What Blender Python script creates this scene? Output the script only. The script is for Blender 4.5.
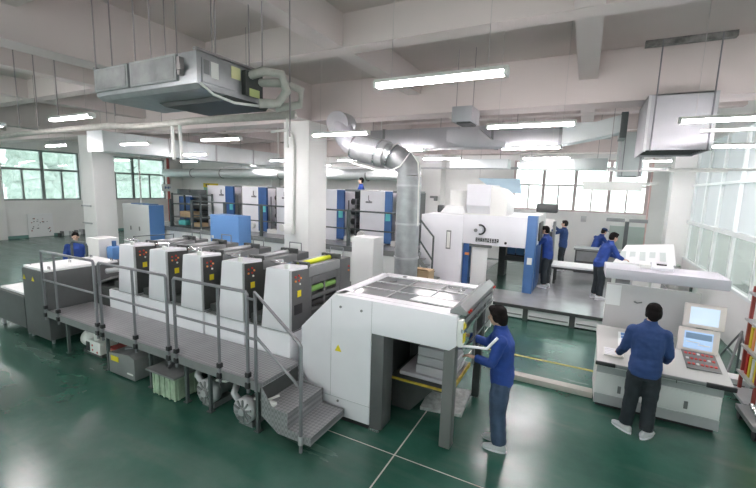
import bpy, bmesh, math, random
from mathutils import Vector, Matrix, noise
random.seed(7)
for o in list(bpy.data.objects): bpy.data.objects.remove(o)
S = bpy.context.scene
COL = S.collection
PI = math.pi

# ------------------------------------------------------------------ camera
def cam_axes(yaw, pitch, roll):
    f = Vector((math.sin(yaw)*math.cos(pitch), math.cos(yaw)*math.cos(pitch), math.sin(pitch)))
    r = f.cross(Vector((0, 0, 1))).normalized(); u = r.cross(f)
    return r*math.cos(roll)+u*math.sin(roll), u*math.cos(roll)-r*math.sin(roll), f
cr, cu, cf = cam_axes(-0.480278722, -0.141400513, 0.0299879932)
cam = bpy.data.cameras.new('camera'); camo = bpy.data.objects.new('camera', cam); COL.objects.link(camo)
camo.matrix_world = Matrix(((cr.x, cu.x, -cf.x, 0), (cr.y, cu.y, -cf.y, 0), (cr.z, cu.z, -cf.z, 3.0), (0, 0, 0, 1)))
cam.sensor_width = 36; cam.lens = 392.447*36/756; cam.clip_end = 200; cam.clip_start = .05
S.camera = camo
# ------------------------------------------------------------------ world
W = bpy.data.worlds.new('world'); S.world = W; W.use_nodes = True
wn = W.node_tree.nodes; wl = W.node_tree.links
bg = wn['Background']
tc = wn.new('ShaderNodeTexCoord'); sx = wn.new('ShaderNodeSeparateXYZ'); rp = wn.new('ShaderNodeValToRGB')
wl.new(tc.outputs['Generated'], sx.inputs[0]); wl.new(sx.outputs['Z'], rp.inputs[0]); wl.new(rp.outputs[0], bg.inputs[0])
rp.color_ramp.elements[0].color = (.62, .70, .68, 1); rp.color_ramp.elements[0].position = .47
rp.color_ramp.elements[1].color = (.97, .97, 1, 1); rp.color_ramp.elements[1].position = .56
bg.inputs[1].default_value = 2.6
LAMP = 64.0
S.view_settings.view_transform = 'Standard'; S.view_settings.look = 'None'
S.view_settings.exposure = 1.22; S.view_settings.gamma = 1; S.view_settings.use_curve_mapping = False
S.render.engine = 'CYCLES'
cy = S.cycles
cy.use_denoising = True
cy.max_bounces = 8; cy.diffuse_bounces = 5; cy.glossy_bounces = 3; cy.transparent_max_bounces = 10; cy.transmission_bounces = 4
cy.caustics_reflective = False; cy.caustics_refractive = False; cy.sample_clamp_indirect = 6
YF_ = -7.0
def portal(name, loc, rot, sx_, sy_):
    l = bpy.data.lights.new(name, 'AREA'); l.shape = 'RECTANGLE'; l.size = sx_; l.size_y = sy_; l.cycles.is_portal = True
    o = bpy.data.objects.new(name, l); COL.objects.link(o); o.location = loc; o.rotation_euler = rot
portal('window_portal', (-24.75, 3, 3.1), (0, -PI/2, 0), 2.6, 30)
portal('window_portal', (-.4, 18.05, 3.3), (-PI/2, 0, 0), 5, 2.1)
portal('window_portal', (-5.5, YF_-.05, 2.2), (PI/2, 0, 0), 25, 2.4)
portal('window_portal', (9.05, 8, 2.3), (0, PI/2, 0), 2.8, 20)

# ------------------------------------------------------------------ materials
def mat(name, col, rough=.5, metal=0, var=0, vscale=6, bump=0, bscale=40, spec=.5, col2=None, detail=4, stretch=None):
    m = bpy.data.materials.new(name); m.use_nodes = True
    n = m.node_tree.nodes; l = m.node_tree.links; b = n['Principled BSDF']
    b.inputs['Base Color'].default_value = (*col, 1); b.inputs['Roughness'].default_value = rough
    b.inputs['Metallic'].default_value = metal; b.inputs['Specular IOR Level'].default_value = spec
    if var or bump or col2:
        t = n.new('ShaderNodeTexCoord'); src = t.outputs['Object']
        if stretch:
            mp = n.new('ShaderNodeMapping'); mp.inputs['Scale'].default_value = stretch; l.new(src, mp.inputs[0]); src = mp.outputs[0]
    if var or col2:
        nz = n.new('ShaderNodeTexNoise'); nz.inputs['Scale'].default_value = vscale; nz.inputs['Detail'].default_value = detail
        l.new(src, nz.inputs['Vector'])
        r = n.new('ShaderNodeValToRGB'); l.new(nz.outputs[0], r.inputs[0]); l.new(r.outputs[0], b.inputs['Base Color'])
        c2 = col2 or tuple(c*(1-var) for c in col)
        r.color_ramp.elements[0].position = .35; r.color_ramp.elements[0].color = (*c2, 1)
        r.color_ramp.elements[1].position = .65; r.color_ramp.elements[1].color = (*col, 1)
    if bump:
        nb = n.new('ShaderNodeTexNoise'); nb.inputs['Scale'].default_value = bscale; l.new(src, nb.inputs['Vector'])
        bu = n.new('ShaderNodeBump'); bu.inputs['Strength'].default_value = bump; bu.inputs['Distance'].default_value = .01
        l.new(nb.outputs[0], bu.inputs['Height']); l.new(bu.outputs[0], b.inputs['Normal'])
    return m
def emis(name, col, st):
    m = bpy.data.materials.new(name); m.use_nodes = True
    n = m.node_tree.nodes; b = n['Principled BSDF']; b.inputs['Base Color'].default_value = (*col, 1)
    b.inputs['Emission Color'].default_value = (*col, 1); b.inputs['Emission Strength'].default_value = st
    return m
def glass(name, tint, refl=.08, haze=0.0, hcol=(.9, .95, .95)):
    m = bpy.data.materials.new(name); m.use_nodes = True
    n = m.node_tree.nodes; l = m.node_tree.links; n.remove(n['Principled BSDF']); out = n['Material Output']
    t = n.new('ShaderNodeBsdfTransparent'); t.inputs[0].default_value = (*tint, 1)
    g = n.new('ShaderNodeBsdfGlossy'); g.inputs['Roughness'].default_value = .03
    mx = n.new('ShaderNodeMixShader'); mx.inputs[0].default_value = refl
    l.new(t.outputs[0], mx.inputs[1]); l.new(g.outputs[0], mx.inputs[2]); last = mx
    if haze:
        d = n.new('ShaderNodeBsdfDiffuse'); d.inputs[0].default_value = (*hcol, 1)
        tr = n.new('ShaderNodeBsdfTranslucent'); tr.inputs[0].default_value = (*hcol, 1)
        a = n.new('ShaderNodeMixShader'); a.inputs[0].default_value = .5; l.new(d.outputs[0], a.inputs[1]); l.new(tr.outputs[0], a.inputs[2])
        m2 = n.new('ShaderNodeMixShader'); m2.inputs[0].default_value = haze
        l.new(mx.outputs[0], m2.inputs[1]); l.new(a.outputs[0], m2.inputs[2]); last = m2
    l.new(last.outputs[0], out.inputs[0]); return m
M = {}
M['wall'] = mat('wall_paint', (.86, .86, .84), .8, var=.04, vscale=1.5)
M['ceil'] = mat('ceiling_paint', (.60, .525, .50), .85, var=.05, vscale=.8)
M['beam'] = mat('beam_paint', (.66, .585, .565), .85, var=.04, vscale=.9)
M['skirt'] = mat('skirting_green', (.16, .30, .27), .4)
M['frame_g'] = mat('grey_window_frame', (.24, .27, .26), .5)
M['frame_p'] = mat('pale_window_frame', (.62, .52, .52), .5)
M['frame_w'] = mat('white_window_frame', (.82, .86, .85), .4)
M['glass'] = glass('window_glass', (.93, .97, .96), .06)
M['glassh'] = glass('hazy_window_glass', (.70, .75, .75), .06, .14, (.86, .92, .92))
M['glassf'] = glass('frosted_glass', (.86, .88, .88), .06, .75, (.84, .87, .885))
M['glassc'] = glass('partition_glass', (.90, .92, .91), .08, .20, (.78, .80, .80))
M['white'] = mat('machine_white', (.83, .825, .86), .38, var=.03, vscale=3)
M['white2'] = mat('cabinet_white', (.80, .81, .80), .45)
M['ivory'] = mat('ivory_metal', (.80, .80, .77), .4)
M['grey'] = mat('machine_grey', (.095, .10, .10), .45, var=.12, vscale=5)
M['dgrey'] = mat('dark_machine_grey', (.055, .06, .058), .5, var=.2, vscale=5)
M['mgrey'] = mat('mid_grey_metal', (.24, .25, .25), .4, metal=.2, var=.1)
M['lgrey'] = mat('light_grey_metal', (.50, .51, .52), .35, metal=.3, var=.08)
M['leg'] = mat('leg_grey', (.15, .155, .15), .45)
M['black'] = mat('black_rubber', (.015, .015, .017), .5)
M['chrome'] = mat('chrome', (.72, .72, .74), .18, metal=.9)
M['rail'] = mat('rail_steel', (.21, .21, .225), .38, metal=.4)
M['drail'] = mat('dark_rail_paint', (.075, .09, .09), .45)
M['yellow'] = mat('yellow_plastic', (.75, .62, .02), .5)
M['gold'] = mat('worn_yellow_edge', (.55, .40, .04), .5, var=.4, vscale=12)
M['red'] = mat('red_plastic', (.55, .03, .02), .4)
M['orange'] = mat('orange_plastic', (.85, .30, .08), .4)
M['blue'] = mat('machine_blue', (.07, .17, .38), .4, var=.05)
M['dblue'] = mat('deep_machine_blue', (.03, .10, .28), .45, var=.1)
M['lblue'] = mat('cabinet_blue', (.11, .26, .55), .45)
M['green_r'] = mat('green_roller', (.18, .36, .08), .4)
M['lime'] = mat('lime_roller', (.72, .80, .02), .35)
M['card'] = mat('cardboard', (.52, .38, .23), .8, var=.08)
M['paper'] = mat('white_paper', (.86, .87, .87), .6)
M['paperg'] = mat('grey_paper_stack', (.52, .50, .53), .7, var=.12, vscale=3, stretch=(1, 1, 60))
M['galv'] = mat('galvanised_duct', (.40, .41, .42), .38, metal=.45, var=.18, vscale=7)
M['duct'] = mat('grey_duct', (.42, .42, .44), .45, metal=.25, var=.10, vscale=2)
M['ductw'] = mat('pale_duct', (.70, .74, .74), .42, metal=.2, var=.06, vscale=2)
M['ductg'] = mat('green_grey_duct', (.47, .52, .51), .42, metal=.2, var=.08, vscale=2)
M['dust'] = mat('dusty_panel', (.33, .33, .33), .8, var=.35, vscale=6)
M['insul'] = mat('pipe_insulation', (.56, .54, .50), .8, var=.15, vscale=10)
M['rod'] = mat('hanging_rod', (.30, .27, .27), .5)
M['wire'] = mat('thin_wire', (.5, .46, .45), .6)
M['plat'] = mat('pale_grey_floor_plate', (.34, .35, .36), .22, var=.12, vscale=2.5)
M['skin'] = mat('skin', (.62, .40, .30), .55)
M['hair'] = mat('black_hair', (.010, .008, .008), .9, spec=.12, bump=.5, bscale=60)
M['jacket'] = mat('blue_work_jacket', (.015, .055, .27), .85, var=.25, vscale=7, bump=.4, bscale=14)
M['jacket2'] = mat('navy_work_jacket', (.022, .058, .18), .85, var=.2, vscale=7, bump=.4, bscale=14)
M['jeans'] = mat('blue_jeans', (.05, .085, .15), .85, var=.35, vscale=9, bump=.4, bscale=20)
M['jeansd'] = mat('dark_trousers', (.018, .026, .032), .85, var=.3, vscale=9, bump=.4, bscale=20)
M['shoe'] = mat('grey_trainer', (.55, .57, .58), .6)
M['concrete'] = mat('beige_trunking', (.50, .48, .43), .7, var=.12, vscale=5)
M['screen'] = emis('screen_blue', (.40, .56, .80), .26)
M['screen2'] = emis('screen_pale', (.62, .74, .86), .24)
M['tube'] = emis('lit_tube', (1, .935, .965), LAMP)
M['tree'] = mat('tree_leaves', (.50, .56, .50), .8, col2=(.25, .33, .26), vscale=4, detail=10)
M['bark'] = mat('bark', (.12, .09, .06), .9)
M['cyan'] = mat('teal_plastic', (.12, .55, .55), .5)
M['mbrown'] = mat('red_brown_metal', (.32, .06, .05), .6)

# chequered steel
def chequer(name, col):
    m = mat(name, col, .38, metal=.35, var=.12, vscale=3)
    n = m.node_tree.nodes; l = m.node_tree.links; b = n['Principled BSDF']
    t = n.new('ShaderNodeTexCoord'); mp = n.new('ShaderNodeMapping'); mp.inputs['Rotation'].default_value = (0, 0, .785)
    w = n.new('ShaderNodeTexChecker'); w.inputs['Scale'].default_value = 28
    l.new(t.outputs['Object'], mp.inputs[0]); l.new(mp.outputs[0], w.inputs[0])
    src = b.inputs['Base Color'].links[0].from_socket
    mx = n.new('ShaderNodeMix'); mx.data_type = 'RGBA'; mx.blend_type = 'MULTIPLY'; mx.inputs[0].default_value = 1
    w.inputs['Color1'].default_value = (1, 1, 1, 1); w.inputs['Color2'].default_value = (.72, .72, .72, 1)
    l.new(src, mx.inputs[6]); l.new(w.outputs[0], mx.inputs[7]); l.new(mx.outputs[2], b.inputs['Base Color'])
    bu = n.new('ShaderNodeBump'); bu.inputs['Strength'].default_value = .5; bu.inputs['Distance'].default_value = .006
    l.new(w.outputs[1], bu.inputs['Height']); l.new(bu.outputs[0], b.inputs['Normal']); return m
M['cheq'] = chequer('chequer_plate', (.37, .37, .38))

# floor: glossy green epoxy, worn
def floor_mat():
    m = mat('green_epoxy_floor', (.03, .1, .07), .2)
    n = m.node_tree.nodes; l = m.node_tree.links; b = n['Principled BSDF']
    t = n.new('ShaderNodeTexCoord')
    a = n.new('ShaderNodeTexNoise'); a.inputs['Scale'].default_value = .55; a.inputs['Detail'].default_value = 8; a.inputs['Roughness'].default_value = .65
    l.new(t.outputs['Object'], a.inputs['Vector'])
    r = n.new('ShaderNodeValToRGB'); l.new(a.outputs[0], r.inputs[0])
    e = r.color_ramp.elements; e[0].position = .32; e[0].color = (.014, .068, .046, 1); e[1].position = .72; e[1].color = (.055, .135, .105, 1)
    x = e.new(.5); x.color = (.026, .098, .070, 1)
    mp = n.new('ShaderNodeMapping'); mp.inputs['Scale'].default_value = (.5, 2.6, 1); mp.inputs['Rotation'].default_value = (0, 0, .5); l.new(t.outputs['Object'], mp.inputs[0])
    s = n.new('ShaderNodeTexNoise'); s.inputs['Scale'].default_value = 1.1; s.inputs['Detail'].default_value = 6; l.new(mp.outputs[0], s.inputs['Vector'])
    r2 = n.new('ShaderNodeValToRGB'); l.new(s.outputs[0], r2.inputs[0]); r2.color_ramp.elements[0].position = .50; r2.color_ramp.elements[1].position = .95
    r2.color_ramp.elements[0].color = (0, 0, 0, 1); r2.color_ramp.elements[1].color = (.45, .45, .45, 1)
    mx = n.new('ShaderNodeMix'); mx.data_type = 'RGBA'; l.new(r2.outputs[0], mx.inputs[0]); l.new(r.outputs[0], mx.inputs[6]); mx.inputs[7].default_value = (.15, .18, .155, 1)
    l.new(mx.outputs[2], b.inputs['Base Color'])
    q = n.new('ShaderNodeMapRange'); l.new(s.outputs[0], q.inputs[0]); q.inputs[3].default_value = .14; q.inputs[4].default_value = .34
    l.new(q.outputs[0], b.inputs['Roughness']); b.inputs['Specular IOR Level'].default_value = .75
    nb = n.new('ShaderNodeTexNoise'); nb.inputs['Scale'].default_value = 3; nb.inputs['Detail'].default_value = 3; l.new(t.outputs['Object'], nb.inputs['Vector'])
    bu = n.new('ShaderNodeBump'); bu.inputs['Strength'].default_value = .12; bu.inputs['Distance'].default_value = .02
    l.new(nb.outputs[0], bu.inputs['Height']); l.new(bu.outputs[0], b.inputs['Normal']); return m
M['floor'] = floor_mat()

# ------------------------------------------------------------------ mesh helpers
class MB:
    def __init__(s): s.bm = bmesh.new(); s.sm = False
    def box(s, x0, x1, y0, y1, z0, z1, bv=0):
        t = bmesh.new(); bmesh.ops.create_cube(t, size=1)
        for v in t.verts: v.co = Vector(((x0+x1)/2+v.co.x*abs(x1-x0), (y0+y1)/2+v.co.y*abs(y1-y0), (z0+z1)/2+v.co.z*abs(z1-z0)))
        if bv: bmesh.ops.bevel(t, geom=t.edges[:], offset=min(bv, .45*min(abs(x1-x0), abs(y1-y0), abs(z1-z0))), segments=2, affect='EDGES', profile=.6)
        s._add(t); return s
    def _add(s, t):
        me = bpy.data.meshes.new('t'); t.to_mesh(me); t.free(); s.bm.from_mesh(me); bpy.data.meshes.remove(me)
    def prism(s, pts, axis, a, b, bv=0):
        """pts: 2D polygon in the plane normal to axis; 'y': (x,z), 'x': (y,z), 'z': (x,y)"""
        t = bmesh.new()
        f = {'y': lambda p, d: (p[0], d, p[1]), 'x': lambda p, d: (d, p[0], p[1]), 'z': lambda p, d: (p[0], p[1], d)}[axis]
        va = [t.verts.new(f(p, a)) for p in pts]; vb = [t.verts.new(f(p, b)) for p in pts]
        t.faces.new(va); t.faces.new(vb[::-1])
        for i in range(len(pts)): j = (i+1) % len(pts); t.faces.new((va[j], va[i], vb[i], vb[j]))
        bmesh.ops.recalc_face_normals(t, faces=t.faces[:])
        if bv: bmesh.ops.bevel(t, geom=t.edges[:], offset=bv, segments=2, affect='EDGES', profile=.6)
        s._add(t); return s
    def quad(s, pts, th=0.01):
        """a plate through 4 points with thickness th along its normal"""
        p = [Vector(q) for q in pts]; nrm = (p[1]-p[0]).cross(p[3]-p[0]).normalized()*th
        t = bmesh.new(); a = [t.verts.new(q) for q in p]; b = [t.verts.new(q-nrm) for q in p]
        t.faces.new(a); t.faces.new(b[::-1])
        for i in range(4): j = (i+1) % 4; t.faces.new((a[j], a[i], b[i], b[j]))
        bmesh.ops.recalc_face_normals(t, faces=t.faces[:]); s._add(t); return s
    def tube(s, pts, r, n=8, caps=True, rr=None):
        P = [Vector(p) for p in pts]; R = rr or [r]*len(P); t = bmesh.new(); rings = []
        up = None
        for i, p in enumerate(P):
            d = ((P[min(i+1, len(P)-1)]-P[max(i-1, 0)])).normalized()
            if up is None: up = Vector((0, 0, 1)) if abs(d.z) < .9 else Vector((1, 0, 0))
            a = (up-d*up.dot(d)).normalized(); b = d.cross(a); up = a
            rings.append([t.verts.new(p+(a*math.cos(2*PI*k/n)+b*math.sin(2*PI*k/n))*R[i]) for k in range(n)])
        for i in range(len(P)-1):
            for k in range(n): j = (k+1) % n; t.faces.new((rings[i][k], rings[i][j], rings[i+1][j], rings[i+1][k]))
        if caps: t.faces.new(rings[0][::-1]); t.faces.new(rings[-1])
        bmesh.ops.recalc_face_normals(t, faces=t.faces[:]); s._add(t); return s
    def cyl(s, p0, p1, r, n=16, r2=None): return s.tube([p0, p1], r, n, rr=[r, r2 if r2 is not None else r])
    def ell(s, c, r, n=14, rot=None):
        t = bmesh.new(); bmesh.ops.create_uvsphere(t, u_segments=n, v_segments=max(6, n*2//3), radius=1)
        for v in t.verts:
            q = Vector((v.co.x*r[0], v.co.y*r[1], v.co.z*r[2]))
            if rot is not None: q = rot @ q
            v.co = q+Vector(c)
        s._add(t); return s
    def loft(s, rings, n=16):
        """rings: (center, rx vector, ry vector)"""
        t = bmesh.new(); rs = []
        for c, a, b in rings:
            c = Vector(c); a = Vector(a); b = Vector(b)
            rs.append([t.verts.new(c+a*math.cos(2*PI*k/n)+b*math.sin(2*PI*k/n)) for k in range(n)])
        for i in range(len(rs)-1):
            for k in range(n): j = (k+1) % n; t.faces.new((rs[i][k], rs[i][j], rs[i+1][j], rs[i+1][k]))
        t.faces.new(rs[0][::-1]); t.faces.new(rs[-1])
        bmesh.ops.recalc_face_normals(t, faces=t.faces[:]); s._add(t); return s
    def turn(s, ang, c=(0, 0, 0), axis='Z'):
        bmesh.ops.rotate(s.bm, verts=s.bm.verts[:], cent=c, matrix=Matrix.Rotation(ang, 3, axis)); return s
    def build(s, name, m, parent=None, smooth=False, local=False, remesh=None, disp=0):
        me = bpy.data.meshes.new(name)
        if remesh:
            s.bm.to_mesh(me); s.bm.free(); tmp = bpy.data.objects.new('tmp', me); COL.objects.link(tmp)
            rm = tmp.modifiers.new('r', 'REMESH'); rm.mode = 'VOXEL'; rm.voxel_size = remesh
            sm = tmp.modifiers.new('s', 'SMOOTH'); sm.iterations = 4; sm.factor = .5
            dg = bpy.context.evaluated_depsgraph_get(); dg.update()
            m2 = bpy.data.meshes.new_from_object(tmp.evaluated_get(dg)); bpy.data.objects.remove(tmp); bpy.data.meshes.remove(me)
            me = m2; me.name = name
            if disp:
                for v in me.vertices:
                    q = v.co; h = noise.noise(Vector((q.x*9, q.y*9, q.z*16)))+.5*noise.noise(Vector((q.x*22+5, q.y*22, q.z*30)))
                    v.co = q+v.normal*h*disp
            smooth = True
        else:
            if not local:
                if parent is None:
                    vs = [v.co for v in s.bm.verts]
                    off = Vector(((min(v.x for v in vs)+max(v.x for v in vs))/2, (min(v.y for v in vs)+max(v.y for v in vs))/2, min(v.z for v in vs)))
                else:
                    off = Vector(); p = parent
                    while p: off += p.location; p = p.parent
                for v in s.bm.verts: v.co -= off
            s.bm.to_mesh(me); s.bm.free()
        me.materials.append(M[m] if isinstance(m, str) else m)
        o = bpy.data.objects.new(name, me); COL.objects.link(o)
        if parent: o.parent = parent
        elif not local and not remesh: o.location = off
        if smooth:
            for p in me.polygons: p.use_smooth = True
        elif len(me.polygons) > 6:
            try: me.set_sharp_from_angle(angle=.6)
            except Exception: pass
            for p in me.polygons: p.use_smooth = True
        return o
def tag(o, label, cat, group=None):
    o['label'] = label; o['category'] = cat
    if group: o['group'] = group
    return o
def thing(name, label, cat, loc, group=None, rz=0):
    o = bpy.data.objects.new(name, None); COL.objects.link(o); o.empty_display_size = .1
    o.location = loc; o.rotation_euler = (0, 0, rz); return tag(o, label, cat, group)
def struct(name, b, m, parent=None, **k):
    o = b.build(name, m, parent, **k)
    if parent is None: o['kind'] = 'structure'
    return o
def B(*a, **k): return MB().box(*a, **k)
def children(o): return [c for c in bpy.data.objects if c.parent == o]
def copy_tree(o, loc=None, label=None, parent=None):
    kids = children(o); c = o.copy(); COL.objects.link(c)
    if parent: c.parent = parent
    if loc is not None: c.location = loc
    if label: c['label'] = label
    for k in kids: copy_tree(k, parent=c)
    return c

# ================================================================== SETTING
XL, XR, YB, YF, ZC = -25.0, 2.9, 18.0, -7.0, 5.45
struct('floor', B(XL-.3, 9.2, YF-.3, YB+.3, -.2, 0), 'floor')
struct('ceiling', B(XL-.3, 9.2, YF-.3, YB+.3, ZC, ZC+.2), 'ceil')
# floor joints and painted line are part of the setting
struct('trim_1', MB().box(-1.665, -1.65, 1.2, 12, 0, .003), 'concrete')
struct('trim_2', MB().box(-3.0, 2.6, 3.735, 3.745, 0, .003), 'concrete')
struct('trim_3', MB().box(-1.5, 1.6, 7.36, 7.42, 0, .004), mat('yellow_floor_paint', (.45, .36, .06), .4))
# beams
mainY = [(-16.65, -16.2), (-6.6, -6.18)]
secY = [(-23.1, -22.8), (-19.8, -19.5), (-13.1, -12.8), (-9.85, -9.5), (-3.6, -3.3), (-.3, 0)]
k = 0
for a, b in mainY:
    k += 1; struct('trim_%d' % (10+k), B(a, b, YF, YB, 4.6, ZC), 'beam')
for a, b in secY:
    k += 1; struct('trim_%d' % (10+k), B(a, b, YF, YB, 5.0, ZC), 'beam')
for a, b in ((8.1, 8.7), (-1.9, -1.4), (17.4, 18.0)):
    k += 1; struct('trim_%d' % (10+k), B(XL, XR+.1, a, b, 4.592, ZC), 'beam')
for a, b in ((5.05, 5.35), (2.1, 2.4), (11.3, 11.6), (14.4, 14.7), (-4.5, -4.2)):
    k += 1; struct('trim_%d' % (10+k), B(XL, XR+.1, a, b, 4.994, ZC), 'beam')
# pillars
def pillar(n, x0, x1, y0, y1, top=4.6): return struct('trim_%d' % n, MB().box(x0, x1, y0, y1, 0, top, bv=.02), 'wall')
pillar(40, -6.98, -6.18, 8.0, 8.78); pillar(41, -16.8, -15.94, 8.0, 8.75)
pillar(42, -6.75, -5.9, 17.3, 18); pillar(43, -16.9, -16.0, 17.3, 18); pillar(44, 2.35, 2.9, 15.2, 15.8)
pillar(45, -25, -24.45, 7.7, 8.35); pillar(46, -25, -24.45, 11.8, 12.5); pillar(47, -25, -24.45, 16.85, 17.5)
# left wall with window band
def left_wall():
    b = MB(); b.box(XL-.3, XL+.3, YF, YB, 0, 1.87); b.box(XL-.3, XL+.3, YF, YB, 4.4, ZC)
    for a, c in ((YF, -6.2), (-2.6, -1.8), (2.2, 3.0), (7.7, 8.4), (11.75, 12.6), (16.75, YB)): b.box(XL-.3, XL+.3, a, c, 1.87, 4.4)
    struct('wall_left', b, 'wall')
    w = 0
    for a, c in ((-6.2, -2.6), (-1.8, 2.2), (3.0, 7.7), (8.4, 11.75), (12.6, 16.75)):
        w += 1; x = -24.85
        f = MB(); n = 4; st = (c-a)/n
        for i in range(n+1):
            th = .07 if i % 2 == 0 else .04
            f.box(x-.05, x+.05, a+i*st-th, a+i*st+th, 1.87, 3.4)
            if i % 2 == 0: f.box(x-.05, x+.05, a+i*st-th, a+i*st+th, 3.4, 4.4)
        f.box(x-.06, x+.06, a, c, 1.87, 1.95); f.box(x-.06, x+.06, a, c, 3.37, 3.47); f.box(x-.06, x+.06, a, c, 4.32, 4.4)
        p = struct('window_%d' % w, f, 'frame_g')
        MB().box(x-.006, x+.006, a+.05, c-.05, 1.93, 4.35).build('window_pane', 'glassh', p)
    struct('baseboard_left', B(-24.7, -24.66, 8.35, 16.8, 0, .14), 'skirt')
left_wall()
def back_wall():
    b = MB(); b.box(XL-.3, -2.85, YB, YB+.3, 0, ZC); b.box(-2.85, 2.1, YB, YB+.3, 0, 2.28); b.box(-2.85, 2.1, YB, YB+.3, 4.35, ZC); b.box(2.1, 9.2, YB, YB+.3, 0, ZC)
    struct('wall_back', b, 'wall')
    f = MB(); y = YB+.1; n = 8; a, c = -2.85, 2.1; st = (c-a)/n
    xs = [-2.8, -2.2, -1.62, -1.03, -.42, .2, .80, 1.4, 2.05]
    for i, x in enumerate(xs):
        th = .06 if i % 2 == 0 else .03
        f.box(x-th, x+th, y-.05, y+.05, 2.28, 3.32)
        if i % 2 == 0: f.box(x-th, x+th, y-.05, y+.05, 3.3, 4.35)
    for z in (2.28, 3.30, 4.28): f.box(a, c, y-.06, y+.06, z, z+.07)
    p = struct('window_6', f, 'frame_p'); MB().box(a+.05, c-.05, y-.005, y+.005, 2.3, 4.3).build('window_pane', 'glass', p)
    struct('wall_front', MB().box(XL-.3, 9.2, YF-.3, YF, 0, 1.0).box(XL-.3, 9.2, YF-.3, YF, 3.4, ZC).box(XL-.3, -18, YF-.3, YF, 1.0, 3.4).box(7, 9.2, YF-.3, YF, 1.0, 3.4), 'wall')
    f = MB()  # unseen window band behind the camera, added as fill light for the foreground
    for i in range(13): f.box(-18+i*2.083-.05, -18+i*2.083+.05, YF-.2, YF-.1, 1.0, 3.4)
    for z in (1.0, 2.2, 3.33): f.box(-18, 7, YF-.2, YF-.1, z, z+.07)
    p = struct('window_9', f, 'frame_w'); MB().box(-17.95, 6.95, YF-.155, YF-.145, 1.05, 3.35).build('window_pane', 'glass', p)
back_wall()
def right_wall():
    # white framed glazed partition: low panel, clear panes, frosted panes, transom
    struct('wall_right', MB().box(2.86, 2.96, YF, YB, 0, 1.1).box(2.86, 2.96, YF, YB, 4.55, ZC), 'wall')
    ys = [YF+.06]+[y for y in [-5.6, -4.25, -2.9, -1.5, -.1, 1.25, 2.6, 3.95, 5.3, 6.65, 8.05, 9.5, 10.93, 12.28, 13.6, 14.9, 16.2, 17.5]]
    f = MB()
    for y in ys: f.box(2.85, 2.97, y-.05, y+.05, 1.1, 4.55)
    for z, h in ((1.1, .06), (2.2, .10), (3.33, .06), (4.5, .06)): f.box(2.84, 2.98, YF, YB, z, z+h)
    p = struct('window_7', f, 'frame_w')
    MB().box(2.905, 2.915, YF, YB, 1.15, 2.22).build('clear_pane', 'glassc', p)
    MB().box(2.905, 2.915, YF, YB, 2.28, 4.52).build('frosted_pane', 'glassf', p)
    # next room behind the glass
    struct('wall_outer', MB().box(9.0, 9.2, YF, YB, 0, .9).box(9.0, 9.2, YF, YB, 3.7, ZC).box(9, 9.2, YF, -2, .9, 3.7), 'wall')
    g = MB()
    for i in range(11): g.box(9.02, 9.1, -2+i*2-.05, -2+i*2+.05, .9, 3.7)
    struct('window_8', g, 'frame_w')
right_wall()

# ------------------------------------------------------------------ fluorescent lamps
def lamp():
    root = thing('fluorescent_lamp', 'x', 'lamp', (0, 0, 4.0), 'twin tube ceiling lamps')
    MB().prism([(-.035, .03), (.035, .03), (.06, 0), (.06, -.01), (-.06, -.01), (-.06, 0)], 'x', -.62, .62).build('lamp_housing', 'ivory', root, local=True)
    for s in (-1, 1):
        MB().cyl((-.59, s*.03, -.03), (.59, s*.03, -.03), .013, 8).build('lamp_tube', 'tube', root, local=True)
    for q in (-.605, .605): MB().box(q-.015, q+.015, -.055, .055, -.048, 0).build('end_cap', 'ivory', root, local=True)
    for s in (-1, 1): MB().cyl((s*.45, 0, .03), (s*.45, 0, 1.45), .003, 5).build('hanging_wire', 'wire', root, local=True)
    return root
proto = lamp()
LX = [(-1.28, 3.5, 'long fluorescent lamp hanging nearest, above the delivery end'), (-7.5, 3.5, 'fluorescent lamp hanging left of the ceiling air unit'), (-10.6, 3.5, 'lamp half cut off at the left edge of the photo'),
      (-4.18, 6.35, 'fluorescent lamp in front of the square central pillar'), (-.83, 6.3, 'fluorescent lamp right of the small hanging duct box'), (-7.42, 6.4, 'fluorescent lamp below the ceiling air unit, left of the central pillar'),
      (1.6, 6.5, 'fluorescent lamp at the right edge in front of the big hanging duct box'), (-14.2, 6.2, 'small lamp above the left window, left of the left pillar'), (-10.8, 6.5, 'fluorescent lamp just left of the left pillar duct end'),
      (-1.19, 9.45, 'fluorescent lamp second behind the duct box, above the white press'), (-4.3, 9.4, 'lamp hanging beside the round silver duct elbow'), (2.2, 9.77, 'small lamp seen right of the big hanging duct box near glass wall'),
      (-4.13, 12.1, 'lamp between the round duct and the white press tower'), (-1.1, 12.2, 'far lamp in front of the back windows'), (-7.6, 12.4, 'far lamp above the blue doored press, left of central pillar'),
      (-10.9, 12.4, 'far lamp left of centre below the long pale duct'), (-16.6, 12.5, 'distant lamp right of the left pillar'), (-4.2, 15.6, 'most distant lamp above the white press tower'), (-7.7, 15.4, 'added fill lamp close to the back wall, right of the central pillar'), (-11.2, 15.4, 'added fill lamp close to the back wall, left of the central pillar'), (-15.0, 15.4, 'added fill lamp close to the back wall near the far left corner'), (1.4, 13.5, 'added distant fill lamp in front of the right end of the back windows'),  # added fill lamps by the back wall and right back windows brighten the far walls
      (-17.5, 3.5, 'lamp far left above the open floor'), (-20.2, 6.5, 'distant lamp in front of the leftmost window'), (-20.2, 11.5, 'far lamp near the left window wall'), (-12.3, 9.5, 'distant lamp right of the long rectangular duct')]
for i, (x, y, lb) in enumerate(LX):
    o = proto if i == 0 else copy_tree(proto)
    o.location = (x, y, 4.0); o['label'] = lb
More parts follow.
